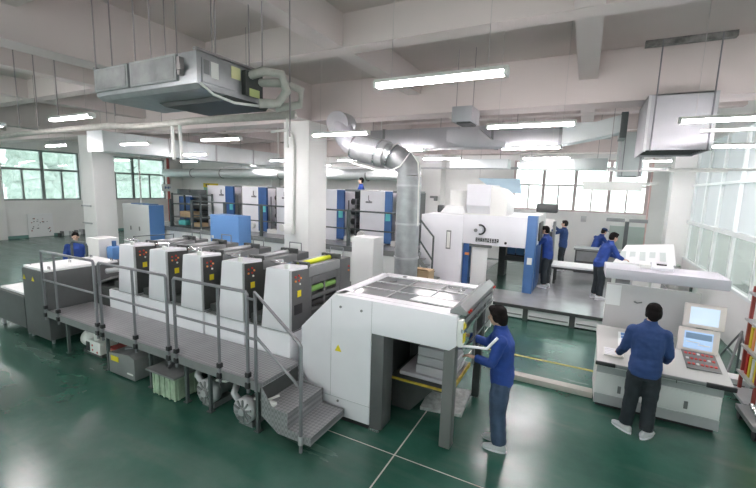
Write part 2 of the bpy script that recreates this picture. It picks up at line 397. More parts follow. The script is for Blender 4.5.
hid = [(-4.2, 1.0), (-10.6, .8), (-16.5, -1), (-1.2, -3.5), (-7.5, -3.5), (-13, -3.5), (1.6, .5), (-20, 0), (6, 4), (6, 9), (6, 14), (6, 0)]
hl = ['lamp above and just behind the camera, left of centre', 'lamp outside the view at left, second row', 'lamp far left outside the view', 'lamp behind the camera, right of centre', 'lamp behind the camera at centre', 'lamp behind the camera at left', 'lamp above the right edge of the photo, nearest', 'lamp at the far left wall outside the view', 'nearest lamp of the next room behind the glass wall', 'second lamp of the next room behind the glass wall', 'farthest lamp of the next room behind the glass wall', 'lamp of the next room beside the camera']
for (x, y), q in zip(hid, hl):
    o = copy_tree(proto); o.location = (x, y, 4.0); o['label'] = q

# ================================================================== PEOPLE
def person(label, loc, rz, s=1.0, pose=None, jacket='jacket', trousers='jeans', shoes='shoe', vox=.012, hat=None, hair_len=0, lean=0.0):
    """local frame: facing +Y, right hand +X, feet at z=0"""
    P = dict(hip=(0, 0, .93), chest=(0, 0, 1.32), neck=(0, 0, 1.47), head=(0, .01, 1.62), yaw=0, pitch=0,
             rs=(.185, 0, 1.40), re=(.25, .02, 1.13), rw=(.24, .14, .90), ls=(-.185, 0, 1.40), le=(-.25, .02, 1.13), lw=(-.24, .14, .90),
             rk=(.10, .03, .50), ra=(.11, 0, .09), lk=(-.10, .03, .50), la=(-.11, 0, .09), rf=0, lf=0)
    P.update(pose or {})
    V = {k: (Vector(v) if isinstance(v, tuple) else v) for k, v in P.items()}
    root = thing('person', label, 'person', loc, 'workers in blue jackets', rz); root.scale = (s, s, s)
    X, Y = Vector((1, 0, 0)), Vector((0, 1, 0))
    hip, ch, nk, hd = V['hip'], V['chest'], V['neck'], V['head']
    sh = (V['rs']-V['ls']).normalized(); fwd = Vector((0, 0, 1)).cross(sh)
    R = Matrix.Rotation(V['yaw'], 3, 'Z') @ Matrix.Rotation(V['pitch'], 3, 'X')
    # ---- body
    b = MB()
    b.loft([(hip+Vector((0, 0, -.1)), X*.13, Y*.09), (hip, X*.155, Y*.1), (hip.lerp(ch, .4), X*.13, Y*.09), (ch, sh*.15, fwd*.1), (ch.lerp(nk, .6), sh*.15, fwd*.075), (nk, sh*.06, fwd*.055)])
    b.loft([(nk-Vector((0, 0, .05)), X*.062, Y*.06), (nk.lerp(hd, .3), X*.052, Y*.055), (hd+R@Vector((0, -.015, -.03)), X*.05, Y*.05)])
    b.ell(hd+R@Vector((0, -.01, .03)), (.074, .092, .092), 16, R); b.ell(hd+R@Vector((0, .02, -.035)), (.056, .07, .08), 14, R)
    b.ell(hd+R@Vector((0, .095, -.005)), (.012, .018, .026), 8, R)
    b.ell(hd+R@Vector((0, .078, -.055)), (.024, .012, .010), 8, R)
    for q in (-1, 1): b.ell(hd+R@Vector((q*.076, -.008, 0)), (.010, .02, .032), 8, R)
    for side, q in (('r', 1), ('l', -1)):
        s0, e0, w0 = V[side+'s'], V[side+'e'], V[side+'w']
        b.tube([s0, s0.lerp(e0, .5), e0, e0.lerp(w0, .5), w0], .04, 10, rr=[.052, .046, .038, .036, .026])
        d = (w0-e0).normalized(); dn = V.get(side+'h', None)
        if dn is not None: d = Vector(dn).normalized()
        side_v = d.cross(Vector((0, 0, 1)));
        side_v = side_v.normalized() if side_v.length > .2 else X.copy()
        nrm = side_v.cross(d)
        c = w0+d*.045
        b.loft([(w0-d*.01, side_v*.027, nrm*.02), (c, side_v*.038, nrm*.015), (w0+d*.085, side_v*.04, nrm*.013)], 10)
        for fi, ln in enumerate((.066, .076, .070, .054)):
            base = w0+d*.075+side_v*(-.03+.02*fi)
            k1 = base+d*ln*.5-nrm*.006; k2 = k1+d*ln*.35-nrm*.018; k3 = k2+d*ln*.15-nrm*.02
            b.tube([base, k1, k2, k3], .009, 6, rr=[.0105, .010, .0095, .008])
        t0 = w0+d*.02-side_v*.03*q; b.tube([t0, t0+d*.03-side_v*.02*q-nrm*.008, t0+d*.06-side_v*.022*q-nrm*.02], .01, 6, rr=[.013, .011, .009])
        k0, a0 = V[side+'k'], V[side+'a']; h0 = hip+X*.088*q
        b.tube([h0, h0.lerp(k0, .5), k0, k0.lerp(a0, .4), a0], .05, 10, rr=[.085, .072, .052, .05, .036])
    b.build('body', 'skin', root, local=True, remesh=vox*.62)
    for q in (-1, 1): MB().ell(hd+R@Vector((q*.03, .082, .012)), (.011, .008, .006), 8, R).build('eye', 'black', root, local=True, smooth=True)
    # ---- jacket
    b = MB()
    hem = hip+Vector((0, 0, -.12))
    b.loft([(hem, X*.175, Y*.13), (hip, X*.178, Y*.135), (hip.lerp(ch, .35), X*.165, Y*.125), (hip.lerp(ch, .7), X*.18, Y*.13), (ch, sh*.195, fwd*.135), (ch.lerp(nk, .55), sh*.19, fwd*.105), (ch.lerp(nk, .85), sh*.11, fwd*.085), (nk+Vector((0, 0, .015)), sh*.075, fwd*.075)], 20)
    for side in 'rl':
        s0, e0, w0 = V[side+'s'], V[side+'e'], V[side+'w']; d = (w0-e0).normalized()
        b.ell(s0-Vector((0, 0, .01)), (.068, .075, .064), 12)
        b.tube([s0, s0.lerp(e0, .5), e0, e0.lerp(w0, .5), w0-d*.015], .06, 12, rr=[.070, .064, .059, .054, .046])
    b.build('jacket', jacket, root, local=True, remesh=vox, disp=.006)
    b = MB(); b.loft([(nk+Vector((0, 0, -.02)), sh*.085, fwd*.085), (nk+Vector((0, .005, .045)), sh*.068, fwd*.072)], 16)
    b.build('collar', jacket, root, local=True)
    # ---- trousers
    wd = V.get('wide', 1.0)
    b = MB(); b.loft([(hip+Vector((0, 0, -.16)), X*.165, Y*.115), (hip, X*.155, Y*.115)], 18)
    for side, q in (('r', 1), ('l', -1)):
        k0, a0 = V[side+'k'], V[side+'a']; h0 = hip+X*.082*q+Vector((0, 0, -.08))
        b.tube([h0, h0.lerp(k0, .45), k0, k0.lerp(a0, .5), a0.lerp(k0, .04)], .08, 14, rr=[.098, .092*wd, .077*wd, .074*wd, .072*wd])
    b.build('trousers', trousers, root, local=True, remesh=vox, disp=.006)
    # ---- shoes
    for side in 'rl':
        a0 = V[side+'a']; fr = Matrix.Rotation(V[side+'f'], 3, 'Z'); g = Vector((a0.x, a0.y, a0.z-.09))
        b = MB(); b.loft([(g+fr@Vector((0, y, z)), fr@Vector((w, 0, 0)), Vector((0, 0, h))) for y, z, w, h in ((-.085, .045, .02, .025), (-.07, .05, .036, .046), (-.02, .055, .042, .052), (.05, .048, .045, .044), (.11, .036, .047, .033), (.16, .03, .036, .026), (.18, .028, .015, .016))], 14)
        sh_ = b.build('shoe', shoes, root, local=True, smooth=True)
        MB().loft([(g+Vector((0, 0, 0)), fr@Vector((.001, 0, 0)), fr@Vector((0, .001, 0))), (g+fr@Vector((0, .045, .001)), fr@Vector((.045, 0, 0)), fr@Vector((0, .14, 0))), (g+fr@Vector((0, .045, .022)), fr@Vector((.047, 0, 0)), fr@Vector((0, .142, 0)))], 16).build('sole', 'white', sh_, local=True)
    # ---- hair / cap
    b = MB(); b.ell(hd+R@Vector((0, -.022, .048)), (.086, .098, .092), 18, R); b.ell(hd+R@Vector((0, -.045, .0-.03*hair_len)), (.080, .072, .085+.04*hair_len), 14, R)
    b.ell(hd+R@Vector((0, .035, .098)), (.066, .052, .036), 10, R)
    if hair_len:
        for q in (-1, 1): b.ell(hd+R@Vector((q*.066, .0, .01)), (.026, .05, .07), 10, R)
    b.build('hair', 'hair', root, local=True, remesh=vox*.8, disp=.005)
    if hat:
        b = MB(); b.ell(hd+R@Vector((0, -.01, .09)), (.096, .108, .062), 16, R); b.ell(hd+R@Vector((0, .11, .07)), (.07, .065, .012), 12, R)
        b.build('cap', hat, root, local=True, smooth=True)
    return root

# ================================================================== MAIN PRESS (foreground)
UX = [-6.87, -5.99, -5.14, -4.26, -3.39]
UL = ['white printing tower furthest left in the near row, next to the dark feeder', 'second printing tower from the feeder in the near row', 'middle printing tower of the five in the near row',
      'fourth tower of the near row, left of the one with the lime yellow roller', 'printing tower with a lime yellow roller, nearest the big white delivery unit']
def printing_unit(x, label, last):
    y = 4.0
    r = thing('printing_tower', label, 'printing press unit', (x-.27, y+.78, 0), 'five printing towers of the near press')
    MB().box(x-.845, x-.005, y, y+1.52, .02, .985, bv=.012).build('base_block', 'white', r)
    MB().box(x-.84, x-.01, y+.03, y+1.5, .985, 1.0).build('deck_plate', 'mgrey', r)
    b = MB(); b.prism([(x-.53, 1.0), (x-.012, 1.0), (x-.012, 1.89), (x-.43, 1.87)], 'y', y, y+.40, bv=.018)
    b.build('side_housing', 'white', r)
    MB().prism([(y+.03, 1.02), (y+.40, 1.02), (y+.40, 1.84), (y+.03, 1.86)], 'x', x-.012, x+.006).build('side_panel', 'grey' if last else 'dgrey', r)
    MB().box(x-.014, x+.004, y+.0, y+.03, 1.0, 1.87).build('edge_trim', 'lgrey', r)
    MB().box(x-.42, x-.01, y+1.24, y+1.55, 1.0, 1.85, bv=.02).build('far_housing', 'grey', r)
    b = MB(); b.box(x-.40, x-.10, y+.40, y+1.24, 1.0, 1.62)
    b.box(x-.40, x-.02, y+.40, y+.50, 1.0, 1.74, bv=.01); b.box(x-.40, x-.02, y+1.14, y+1.24, 1.0, 1.74, bv=.01)
    b.build('press_frame', 'grey' if last else 'dgrey', r)
    b = MB(); b.box(x-.12, x-.015, y+.50, y+1.14, 1.58, 1.70, bv=.01); b.box(x-.10, x-.015, y+.50, y+1.14, 1.36, 1.42, bv=.01); b.box(x-.10, x-.015, y+.5, y+1.14, 1.14, 1.2, bv=.01); b.box(x-.09, x-.02, y+.80, y+.84, 1.2, 1.6)
    b.build('cross_bar', 'grey', r)
    MB().cyl((x-.07, y+.5, 1.50), (x-.07, y+1.14, 1.50), .045, 14).build('ink_roller', 'green_r' if last else 'black', r, smooth=True)
    MB().cyl((x-.07, y+.5, 1.28), (x-.07, y+1.14, 1.28), .045, 14).build('ink_roller', 'black', r, smooth=True)
    MB().box(x-.14, x-.01, y+.42, y+1.24, 1.70, 1.86, bv=.03).build('ink_fountain', 'mgrey', r)
    MB().cyl((x-.20, y+.40, 1.87), (x-.20, y+1.24, 1.87), .038, 14).build('top_roller', 'lime' if last else 'lgrey', r, smooth=True)
    MB().cyl((x-.29, y+.40, 1.85), (x-.29, y+1.24, 1.85), .05, 14).build('top_roller', 'mgrey', r, smooth=True)
    MB().cyl((x-.39, y+.36, 1.82), (x-.39, y+1.26, 1.82), .05, 14).build('top_roller', 'dgrey' if x < -4.9 else 'dblue', r, smooth=True)
    MB().box(x-.30, x-.02, y+.40, y+.46, 1.74, 1.92, bv=.01).build('roller_bracket', 'dgrey', r)
    MB().box(x-.36, x-.02, y+1.20, y+1.27, 1.74, 1.93, bv=.01).build('roller_bracket', 'dgrey', r)
    MB().tube([(x-.42, y+.34, 1.86), (x-.42, y+.34, 1.93), (x-.42, y+.10, 1.95), (x-.10, y+.05, 1.95), (x-.10, y+.05, 1.88)], .014, 6).build('guard_bar', 'chrome', r)
    MB().tube([(x-.34, y+1.42, 1.84), (x-.34, y+1.42, 2.0), (x-.08, y+1.42, 2.0), (x-.08, y+1.42, 1.84)], .011, 6).build('guard_bar', 'rail', r)
    MB().box(x-.12, x-.05, y+.02, y+.06, 1.88, 1.95, bv=.008).build('lever_block', 'ivory', r)
    for dy, dz, m in ((.10, 1.77, 'red'), (.17, 1.78, 'red'), (.10, 1.71, 'orange'), (.17, 1.71, 'red'), (.21, 1.74, 'orange'), (.19, 1.66, 'ivory')):
        MB().cyl((x+.004, y+dy, dz), (x+.018, y+dy, dz), .015, 10).build('push_button', m, r)
    MB().box(x+.006, x+.011, y+.14, y+.22, 1.48, 1.57).build('warning_sticker', 'yellow', r)
    if last: MB().box(x+.006, x+.014, y+.08, y+.24, 1.24, 1.38).build('connector_plate', 'black', r)
    for dz, m in ((1.70, 'red'), (1.63, 'orange')): MB().cyl((x-.012, y+1.48, dz), (x+.005, y+1.48, dz), .015, 10).build('push_button', m, r)
    MB().box(x-.84, x-.54, y+.1, y+1.45, 1.0, 1.12, bv=.02).build('transfer_cover', 'dgrey', r)
for i, x in enumerate(UX): printing_unit(x, UL[i], i == 4)

# feeder
def feeder():
    r = thing('sheet_feeder', 'dark grey box feeder with a glossy white top at far left of the near press', 'feeder', (-8.75, 4.2, 0))
    MB().box(-9.22, -8.33, 3.29, 4.55, .08, 1.34, bv=.01).build('feeder_body', 'grey', r)
    MB().box(-9.20, -8.35, 3.31, 4.53, 1.34, 1.385, bv=.01).build('top_cover', 'paper', r)
    for x, y in ((-9.15, 3.36), (-8.4, 3.36), (-9.15, 4.48), (-8.4, 4.48)): MB().cyl((x, y, 0), (x, y, .09), .03, 8).build('leg', 'rail', r)
    for x in (-9.13, -8.8): MB().prism([(x-.045, 1.13), (x+.045, 1.13), (x, 1.21)], 'y', 3.282, 3.291).build('warning_sticker', 'yellow', r)
    for x, y in ((-9.15, 3.38), (-8.42, 3.38), (-8.45, 4.45), (-9.1, 4.4), (-8.85, 3.9)): MB().tube([(x, y, 1.38), (x, y, 1.43), (x+.06, y, 1.43), (x+.06, y, 1.38)], .008, 6).build('lifting_loop', 'rail', r)
    MB().box(-10.5, -9.25, 3.29, 4.5, .14, .76, bv=.01).build('pile_housing', 'grey', r)
    MB().box(-10.4, -9.35, 3.35, 4.44, .76, .80, bv=.005).build('paper_pile', 'paper', r)
    for x in (-10.4, -9.3):
        for y in (3.36, 4.4): MB().cyl((x, y, 0), (x, y, .15), .03, 8).build('leg', 'rail', r)
    # feed board between feeder and the first tower
    MB().box(-8.3, -7.78, 4.05, 5.4, .05, 1.0, bv=.01).build('feed_table', 'dgrey', r)
    MB().quad([(-8.3, 4.1, 1.02), (-7.78, 4.1, 1.2), (-7.78, 5.35, 1.2), (-8.3, 5.35, 1.02)], .04).build('feed_board', 'mgrey', r)
    MB().cyl((-7.95, 4.1, 1.28), (-7.95, 5.3, 1.28), .05, 12).build('feed_roller', 'lgrey', r, smooth=True)
    MB().tube([(-10.22, 4.58, 0), (-10.22, 4.58, 1.55), (-10.15, 4.58, 1.61), (-9.68, 4.58, 1.61), (-9.6, 4.58, 1.55), (-9.6, 4.58, 0)], .028, 8).build('guard_bar', 'drail', r)
    MB().tube([(-7.7, 4.5, 1.2), (-7.7, 4.5, 1.93), (-7.5, 5.2, 1.93), (-7.5, 5.2, 1.2)], .013, 8).build('guard_bar', 'drail', r)
feeder()
c = MB().box(-10.25, -9.75, 4.9, 5.35, .55, 1.66, bv=.02).build('control_cabinet', 'ivory'); tag(c, 'white control cabinet standing beside the worker behind the dark feeder', 'cabinet')
MB().box(-10.2, -9.8, 4.95, 5.3, 0, .56).build('plinth', 'black', c)
c.location = c.location
w = thing('water_canister', 'translucent blue canister standing right of the white control cabinet', 'canister', (-9.5, 5.1, 0))
MB().box(-9.62, -9.36, 4.98, 5.24, 1.2, 1.5, bv=.05).build('canister_body', 'lblue', w); MB().cyl((-9.5, 5.1, 1.5), (-9.5, 5.1, 1.62), .045, 10).build('canister_cap', 'blue', w)
MB().box(-9.72, -9.28, 4.88, 5.32, 1.17, 1.2).build('stand_top', 'mgrey', w)
for x, y in ((-9.7, 4.9), (-9.3, 4.9), (-9.7, 5.3), (-9.3, 5.3)): MB().box(x-.015, x+.015, y-.015, y+.015, 0, 1.17).build('stand_leg', 'drail', w)

# walkway
def walkway():
    r = thing('walkway_platform', 'grey chequered steel walkway with handrails along the front of the near press', 'walkway', (-5.8, 3.6, 0))
    MB().box(-8.3, -3.22, 3.28, 3.985, .60, .655).build('deck', 'cheq', r)
    MB().box(-8.3, -3.22, 3.25, 3.28, .55, .665).build('edge_beam', 'mgrey', r)
    MB().box(-8.3, -3.22, 3.93, 3.98, .52, .6).build('rear_beam', 'dgrey', r)
    for x in (-7.72, -6.5, -5.4, -4.61, -4.14, -3.3):
        MB().box(x-.02, x+.02, 3.28, 3.32, 0, .56).box(x-.04, x+.04, 3.26, 3.34, 0, .012).build('leg', 'drail', r)
    secs = [(-8.31, -6.65, [-7.87]), (-6.51, -4.89, [-5.65]), (-4.73, -3.4, [-3.89])]
    y = 3.245
    for a, c_, mids in secs:
        h = MB().tube([(a, y, .5), (a, y, 1.72), (a+.02, y, 1.745), (c_-.02, y, 1.755), (c_, y, 1.73), (c_, y, .5)], .021, 8); h.build('handrail', 'rail', r)
        MB().cyl((a, y, 1.235), (c_, y, 1.235), .017, 8).build('mid_rail', 'rail', r)
        for x in mids: MB().cyl((x, y, .5), (x, y, 1.75), .019, 8).build('rail_post', 'rail', r)
        for x in [a, c_]+mids:
            MB().box(x-.03, x+.03, y-.03, y+.035, .56, .63, bv=.005).box(x-.028, x+.028, y-.028, y+.03, .70, .76, bv=.005).build('post_clamp', 'black', r)
    for z in (1.68, 1.20): MB().cyl((-3.40, y, z), (-3.27, y, z), .017, 8).build('rail_coupler', 'rail', r)
    return r
walkway()
def steps():
    r = thing('metal_steps', 'two step chequered metal stairs at the right end of the walkway', 'steps', (-2.9, 3.6, 0))
    y0, y1 = 3.26, 3.95
    MB().box(-3.2, -2.80, y0, y1, .38, .405).box(-2.83, -2.80, y0, y1, .20, .39).build('upper_tread', 'cheq', r)
    MB().box(-2.84, -2.47, y0, y1, .185, .21).box(-2.49, -2.47, y0, y1, .12, .20).build('lower_tread', 'cheq', r)
    MB().box(-3.215, -3.2, y0, y1, .30, .60).build('top_riser', 'dgrey', r)
    for y in (y0, y1-.012):
        MB().prism([(-3.2, .62), (-3.2, .26), (-2.95, .11), (-2.47, .11), (-2.47, .21), (-2.80, .21), (-2.80, .40), (-3.05, .42)], 'y', y-.006, y+.006).build('side_cheek', 'cheq', r)
    MB().tube([(-3.27, 3.245, .55), (-3.27, 3.245, 1.77), (-2.63, 3.245, 1.30), (-2.60, 3.245, 1.26), (-2.60, 3.245, .0)], .021, 8).build('stair_rail', 'rail', r)
    MB().cyl((-3.27, 3.245, 1.24), (-2.61, 3.245, .78), .017, 8).build('lower_stair_rail', 'rail', r)
    MB().cyl((-2.6, 3.245, .1), (-2.6, 3.245, .2), .032, 8).build('post_clamp', 'lgrey', r)
    MB().box(-3.12, -3.02, 3.27, 3.33, .41, .45, bv=.01).build('lamp_box', 'ivory', r)
steps()

# machines under the walkway
def vacuum_pump():
    r = thing('vacuum_pump', 'cream coloured vacuum pump on the floor under the left end of the walkway', 'pump', (-7.3, 3.55, 0))
    MB().box(-7.42, -7.0, 3.42, 3.72, .05, .28, bv=.03).build('pump_body', 'ivory', r)
    MB().cyl((-7.62, 3.58, .22), (-7.36, 3.58, .22), .15, 18).build('motor', 'ivory', r, smooth=True)
    MB().cyl((-7.2, 3.5, .28), (-7.2, 3.5, .40), .05, 12).cyl((-7.1, 3.6, .28), (-7.1, 3.6, .36), .04, 12).build('filter_cap', 'ivory', r)
    MB().box(-7.40, -7.3, 3.41, 3.425, .08, .24).build('grille', 'black', r)
    for x, z in ((-7.22, .2), (-7.22, .12), (-7.08, .1)): MB().cyl((x, 3.415, z), (x, 3.43, z), .018, 10).build('gauge', 'red', r)
    MB().box(-7.58, -7.0, 3.45, 3.7, 0, .06).build('foot_rail', 'dgrey', r)
    MB().tube([(-7.0, 3.55, .3), (-6.85, 3.55, .42), (-6.8, 3.7, .5)], .025, 8).build('hose', 'black', r)
vacuum_pump()
t = thing('ink_bin', 'small tan and red bin squeezed left of the grey tank box under the walkway', 'bin', (-6.6, 3.5, 0))
MB().box(-6.72, -6.42, 3.42, 3.75, 0, .25, bv=.01).build('bin_body', 'card', t); MB().box(-6.73, -6.41, 3.41, 3.76, .25, .28).build('bin_lid', 'mbrown', t)
t = thing('tank_box', 'grey steel tank with a yellow label under the walkway', 'tank', (-6.0, 3.5, 0))
MB().prism([(-6.38, .02), (-5.72, .02), (-5.72, .36), (-5.85, .40), (-6.38, .34)], 'y', 3.24, 3.90, bv=.01).build('tank_body', 'mgrey', t)
MB().box(-6.31, -6.12, 3.232, 3.241, .23, .31).build('label_plate', 'yellow', t); MB().box(-5.9, -5.76, 3.232, 3.25, .1, .12).build('drain_handle', 'ivory', t)
MB().tube([(-6.2, 3.4, .38), (-6.0, 3.45, .42), (-5.95, 3.6, .38)], .02, 6).build('hose', 'rail', t)
t = thing('dark_tank', 'dark box with a small yellow sticker half hidden behind the green crate', 'tank', (-5.3, 3.8, 0))
MB().box(-5.55, -5.0, 3.60, 3.92, 0, .42, bv=.01).build('tank_body', 'dgrey', t); MB().box(-5.42, -5.30, 3.592, 3.60, .28, .34).build('label_plate', 'yellow', t)
t = thing('glass_crate', 'pale green ribbed crate with a grey lid under the walkway', 'crate', (-5.0, 3.4, 0))
b = MB().box(-5.22, -4.72, 3.20, 3.56, .02, .36)
for i in range(5): b.box(-5.20+i*.115, -5.17+i*.115, 3.185, 3.2, .02, .36)
for i in range(3): b.box(-4.72, -4.705, 3.23+i*.13, 3.26+i*.13, .02, .36)
b.build('crate_body', mat('pale_green_plastic', (.42, .55, .40), .3, var=.35, vscale=9), t)
MB().box(-5.28, -4.66, 3.14, 3.60, .36, .385).build('crate_lid', 'mgrey', t)
MB().tube([(-5.0, 3.3, .39), (-4.95, 3.35, .46), (-4.85, 3.42, .50), (-4.8, 3.5, .4)], .02, 6).build('hose', 'black', t)
def blower(label, x, y, s=1.0, group='air blowers'):
    r = thing('air_blower', label, 'blower', (x, y, 0), group)
    MB().cyl((x, y-.10*s, .22*s), (x, y+.02*s, .22*s), .17*s, 22).build('fan_casing', 'lgrey', r, smooth=True)
    b = MB()
    for k in range(10):
        a = k*2*PI/10; b.box(x-.012, x+.012, y-.115*s, y-.095*s, .22*s+.06*s, .22*s+.155*s); 
        bmesh.ops.rotate(b.bm, verts=b.bm.verts[-8:], cent=(x, y, .22*s), matrix=Matrix.Rotation(a, 3, 'Y'))
    b.build('cooling_rib', 'mgrey', r)
    MB().cyl((x, y-.14*s, .22*s), (x, y-.10*s, .22*s), .05*s, 12).build('hub', 'lgrey', r)
    MB().cyl((x, y+.02*s, .22*s), (x, y+.30*s, .22*s), .12*s, 18).build('motor', 'mgrey', r, smooth=True)
    MB().box(x-.12*s, x+.12*s, y-.06*s, y+.25*s, 0, .08*s).build('base_foot', 'mgrey', r)
    MB().tube([(x-.12*s, y-.04, .30*s), (x-.22*s, y-.04, .38*s), (x-.26*s, y+.05, .48*s)], .045*s, 10).build('outlet_elbow', 'lgrey', r, smooth=True)
    MB().tube([(x+.1, y, .38*s), (x+.3, y-.02, .42*s), (x+.42, y+.1, .47*s)], .015, 6).build('hose', 'ivory', r)
    return r
blower('grey round air blower under the walkway, right of the green crate', -4.27, 3.42, 1.0)
blower('round air blower under the walkway beside the metal steps', -3.52, 3.36, .95)

# ------------------------------------------------------------------ delivery
def delivery():
    r = thing('delivery_unit', 'large white delivery end of the near press with open bay on grey legs', 'press delivery', (-2.1, 4.8, 0))
    Y0, Y1 = 4.0, 5.55; zt = 1.665
    poly = [(-3.2, .06), (-2.14, .06), (-2.14, 1.26), (-1.17, 1.26), (-1.10, 1.32), (-1.10, zt), (-2.68, zt), (-3.2, 1.15)]
    MB().prism(poly, 'y', Y0, Y0+.10, bv=.012).build('front_panel', 'white', r)
    MB().prism(poly, 'y', Y1-.08, Y1, bv=.012).build('rear_panel', 'white', r)
    MB().box(-2.68, -1.12, Y0+.10, Y0+.24, zt-.05, zt).box(-2.68, -1.12, Y1-.2, Y1-.08, zt-.05, zt).box(-2.70, -2.60, Y0+.1, Y1-.1, zt-.05, zt).build('top_rim', 'white', r)
    b = MB(); b.quad([(-3.19, Y0+.1, 1.15), (-2.69, Y0+.1, zt-.01), (-2.69, Y1-.08, zt-.01), (-3.19, Y1-.08, 1.15)], -.03); b.box(-3.2, -3.17, Y0+.1, Y1-.08, .06, 1.15)
    b.build('intake_cover', 'white', r)
    # seams
    MB().box(-2.722, -2.716, Y0-.002, Y0+.002, .3, 1.60).box(-2.142, -2.136, Y0-.002, Y0+.002, 1.26, 1.66).box(-3.2, -2.14, Y0-.002, Y0+.002, .30, .306).build('panel_seam', 'lgrey', r)
    for x, z in ((-2.58, 1.52), (-2.28, 1.52), (-2.6, .26)): MB().cyl((x, Y0-.012, z), (x, Y0, z), .016, 10).build('door_lock', 'mgrey', r)
    MB().prism([(-2.66, .93), (-2.56, .93), (-2.61, 1.02)], 'y', Y0-.004, Y0+.001).build('warning_sticker', 'yellow', r)
    MB().box(-2.65, -2.14, Y0+.02, Y0+.1, 0, .07).build('plinth', 'black', r)
    # top inspection windows and mesh
    MB().box(-2.60, -1.2, Y0+.24, Y1-.2, zt-.04, zt-.015).build('top_window', mat('smoky_glossy_cover', (.20, .21, .22), .12, var=.45, vscale=3.5, stretch=(1, .35, 1)), r)
    for y in (Y0+.58, Y0+.95): MB().box(-2.6, -1.2, y, y+.03, zt-.03, zt-.005).build('window_bar', 'lgrey', r)
    for x in (-2.1, -1.65): MB().box(x, x+.025, Y0+.24, Y1-.2, zt-.03, zt-.005).build('window_bar', 'mgrey', r)
    MB().quad([(-1.78, Y0+.3, zt+.012), (-1.2, Y0+.26, zt+.012), (-1.22, Y0+.5, zt+.012), (-1.74, Y0+.52, zt+.012)], .012).build('paper_sheet', 'paper', r)
    for x, y in ((-2.55, Y0+.22), (-2.35, Y1-.17)): MB().box(x, x+.06, y-.02, y+.02, zt, zt+.02).build('hinge', 'chrome', r)
    # legs
    MB().box(-2.14, -1.97, Y0+.01, Y0+.28, .04, 1.26, bv=.01).build('leg', 'grey', r)
    MB().box(-2.14, -2.0, Y0, Y0+.3, 0, .04).build('foot_plate', 'chrome', r)
    MB().box(-1.26, -1.13, Y0+.10, Y0+.24, .03, 1.27, bv=.008).build('leg', 'leg', r)
    MB().cyl((-1.2, Y0+.17, 0), (-1.2, Y0+.17, .04), .035, 10).build('foot_plate', 'chrome', r)
    MB().box(-1.22, -1.12, Y1-.12, Y1-.02, .03, 1.6, bv=.008).build('leg', 'dgrey', r); MB().cyl((-1.17, Y1-.07, 0), (-1.17, Y1-.07, .04), .035, 10).build('foot_plate', 'chrome', r)
    MB().box(-2.14, -2.0, Y1-.3, Y1-.08, .03, 1.26, bv=.01).build('leg', 'grey', r)
    # dark inner body
    MB().box(-3.1, -2.16, Y0+.12, Y1-.1, .05, 1.12).build('inner_body', 'dgrey', r)
    MB().prism([(-2.1, .05), (-1.75, .05), (-1.45, .45), (-1.75, .45), (-1.95, 1.2), (-2.1, 1.2)], 'y', Y1-.35, Y1-.1).build('rear_guard', 'dgrey', r)
    MB().prism([(-2.12, .03), (-1.85, .03), (-1.52, .42), (-1.52, .52), (-2.12, .52)], 'y', Y0+.62, Y0+.66).build('chain_guard', 'dgrey', r)
    b = MB()
    for i in range(5): b.cyl((-2.0+i*.16, Y0+.15, 1.36), (-2.0+i*.16, Y1-.1, 1.36), .03, 8)
    b.box(-2.1, -1.18, Y0+.12, Y0+.16, 1.28, 1.6); b.box(-2.1, -1.2, Y0+.12, Y1-.1, 1.50, 1.55); b.build('gripper_bar', 'dgrey', r)
    # lifting pile table with hazard edges
    MB().box(-2.06, -1.27, Y0+.44, Y1-.16, .50, .56, bv=.004).build('pile_table', 'dgrey', r)
    MB().box(-2.06, -1.27, Y0+.425, Y0+.44, .53, .56).build('hazard_edge', 'gold', r)
    MB().box(-1.27, -1.25, Y0+.44, Y1-.16, .50, .56).build('hazard_edge', 'gold', r)
    # guard at the right end
    b = MB(); b.prism([(-1.20, zt), (-1.02, zt), (-1.02, zt+.05), (-1.09, zt+.11), (-1.20, zt+.04)], 'y', Y0+.06, Y1-.02, bv=.006); b.build('end_guard', 'mgrey', r)
    MB().box(-1.06, -1.02, Y0+.02, Y1+.01, 1.48, 1.52).box(-1.05, -1.02, Y0+.1, Y1, 1.26, 1.28).build('end_rail', 'chrome', r)
    MB().box(-1.055, -1.03, Y0+.1, Y1, 1.56, 1.62).build('end_rail', 'mgrey', r)
    for y in (Y0+.15, Y0+.22, Y1-.1, Y1-.04): MB().cyl((-1.02, y, zt+.02), (-1.0, y, zt+.02), .014, 10).build('push_button', 'red', r)
    MB().box(-1.10, -1.03, Y1-.07, Y1+.0, 1.1, zt+.02).build('end_post', 'ivory', r)
    MB().box(-1.10, -1.04, Y0+.02, Y0+.16, 1.32, 1.62, bv=.01).build('button_box', 'ivory', r)
    MB().box(-1.04, -1.032, Y0+.05, Y0+.14, 1.36, 1.58).build('warning_sticker', 'yellow', r)
    MB().box(-1.06, -1.03, Y0+.6, Y0+.63, .9, 1.6).box(-1.06, -1.03, Y0+1.1, Y0+1.13, .9, 1.6).build('end_post', 'mgrey', r)
    MB().tube([(-1.10, Y0+.10, 1.30), (-.93, Y0+.16, 1.30), (-.80, Y0+.16, 1.31), (-.70, Y0+.20, 1.44)], .016, 8).build('sample_lever', 'white', r)
    MB().tube([(-1.15, Y0+.2, 1.22), (-1.02, Y0+.5, 1.14), (-.98, Y0+.9, 1.12)], .012, 6).build('handle_bar', 'chrome', r)
delivery()
b = MB()
b.box(-1.98, -1.30, 4.52, 5.30, .565, .62, bv=.02)
o = b.build('paper_skid', 'paperg'); tag(o, 'curved grey base sheet under the paper pile in the delivery bay', 'pallet')
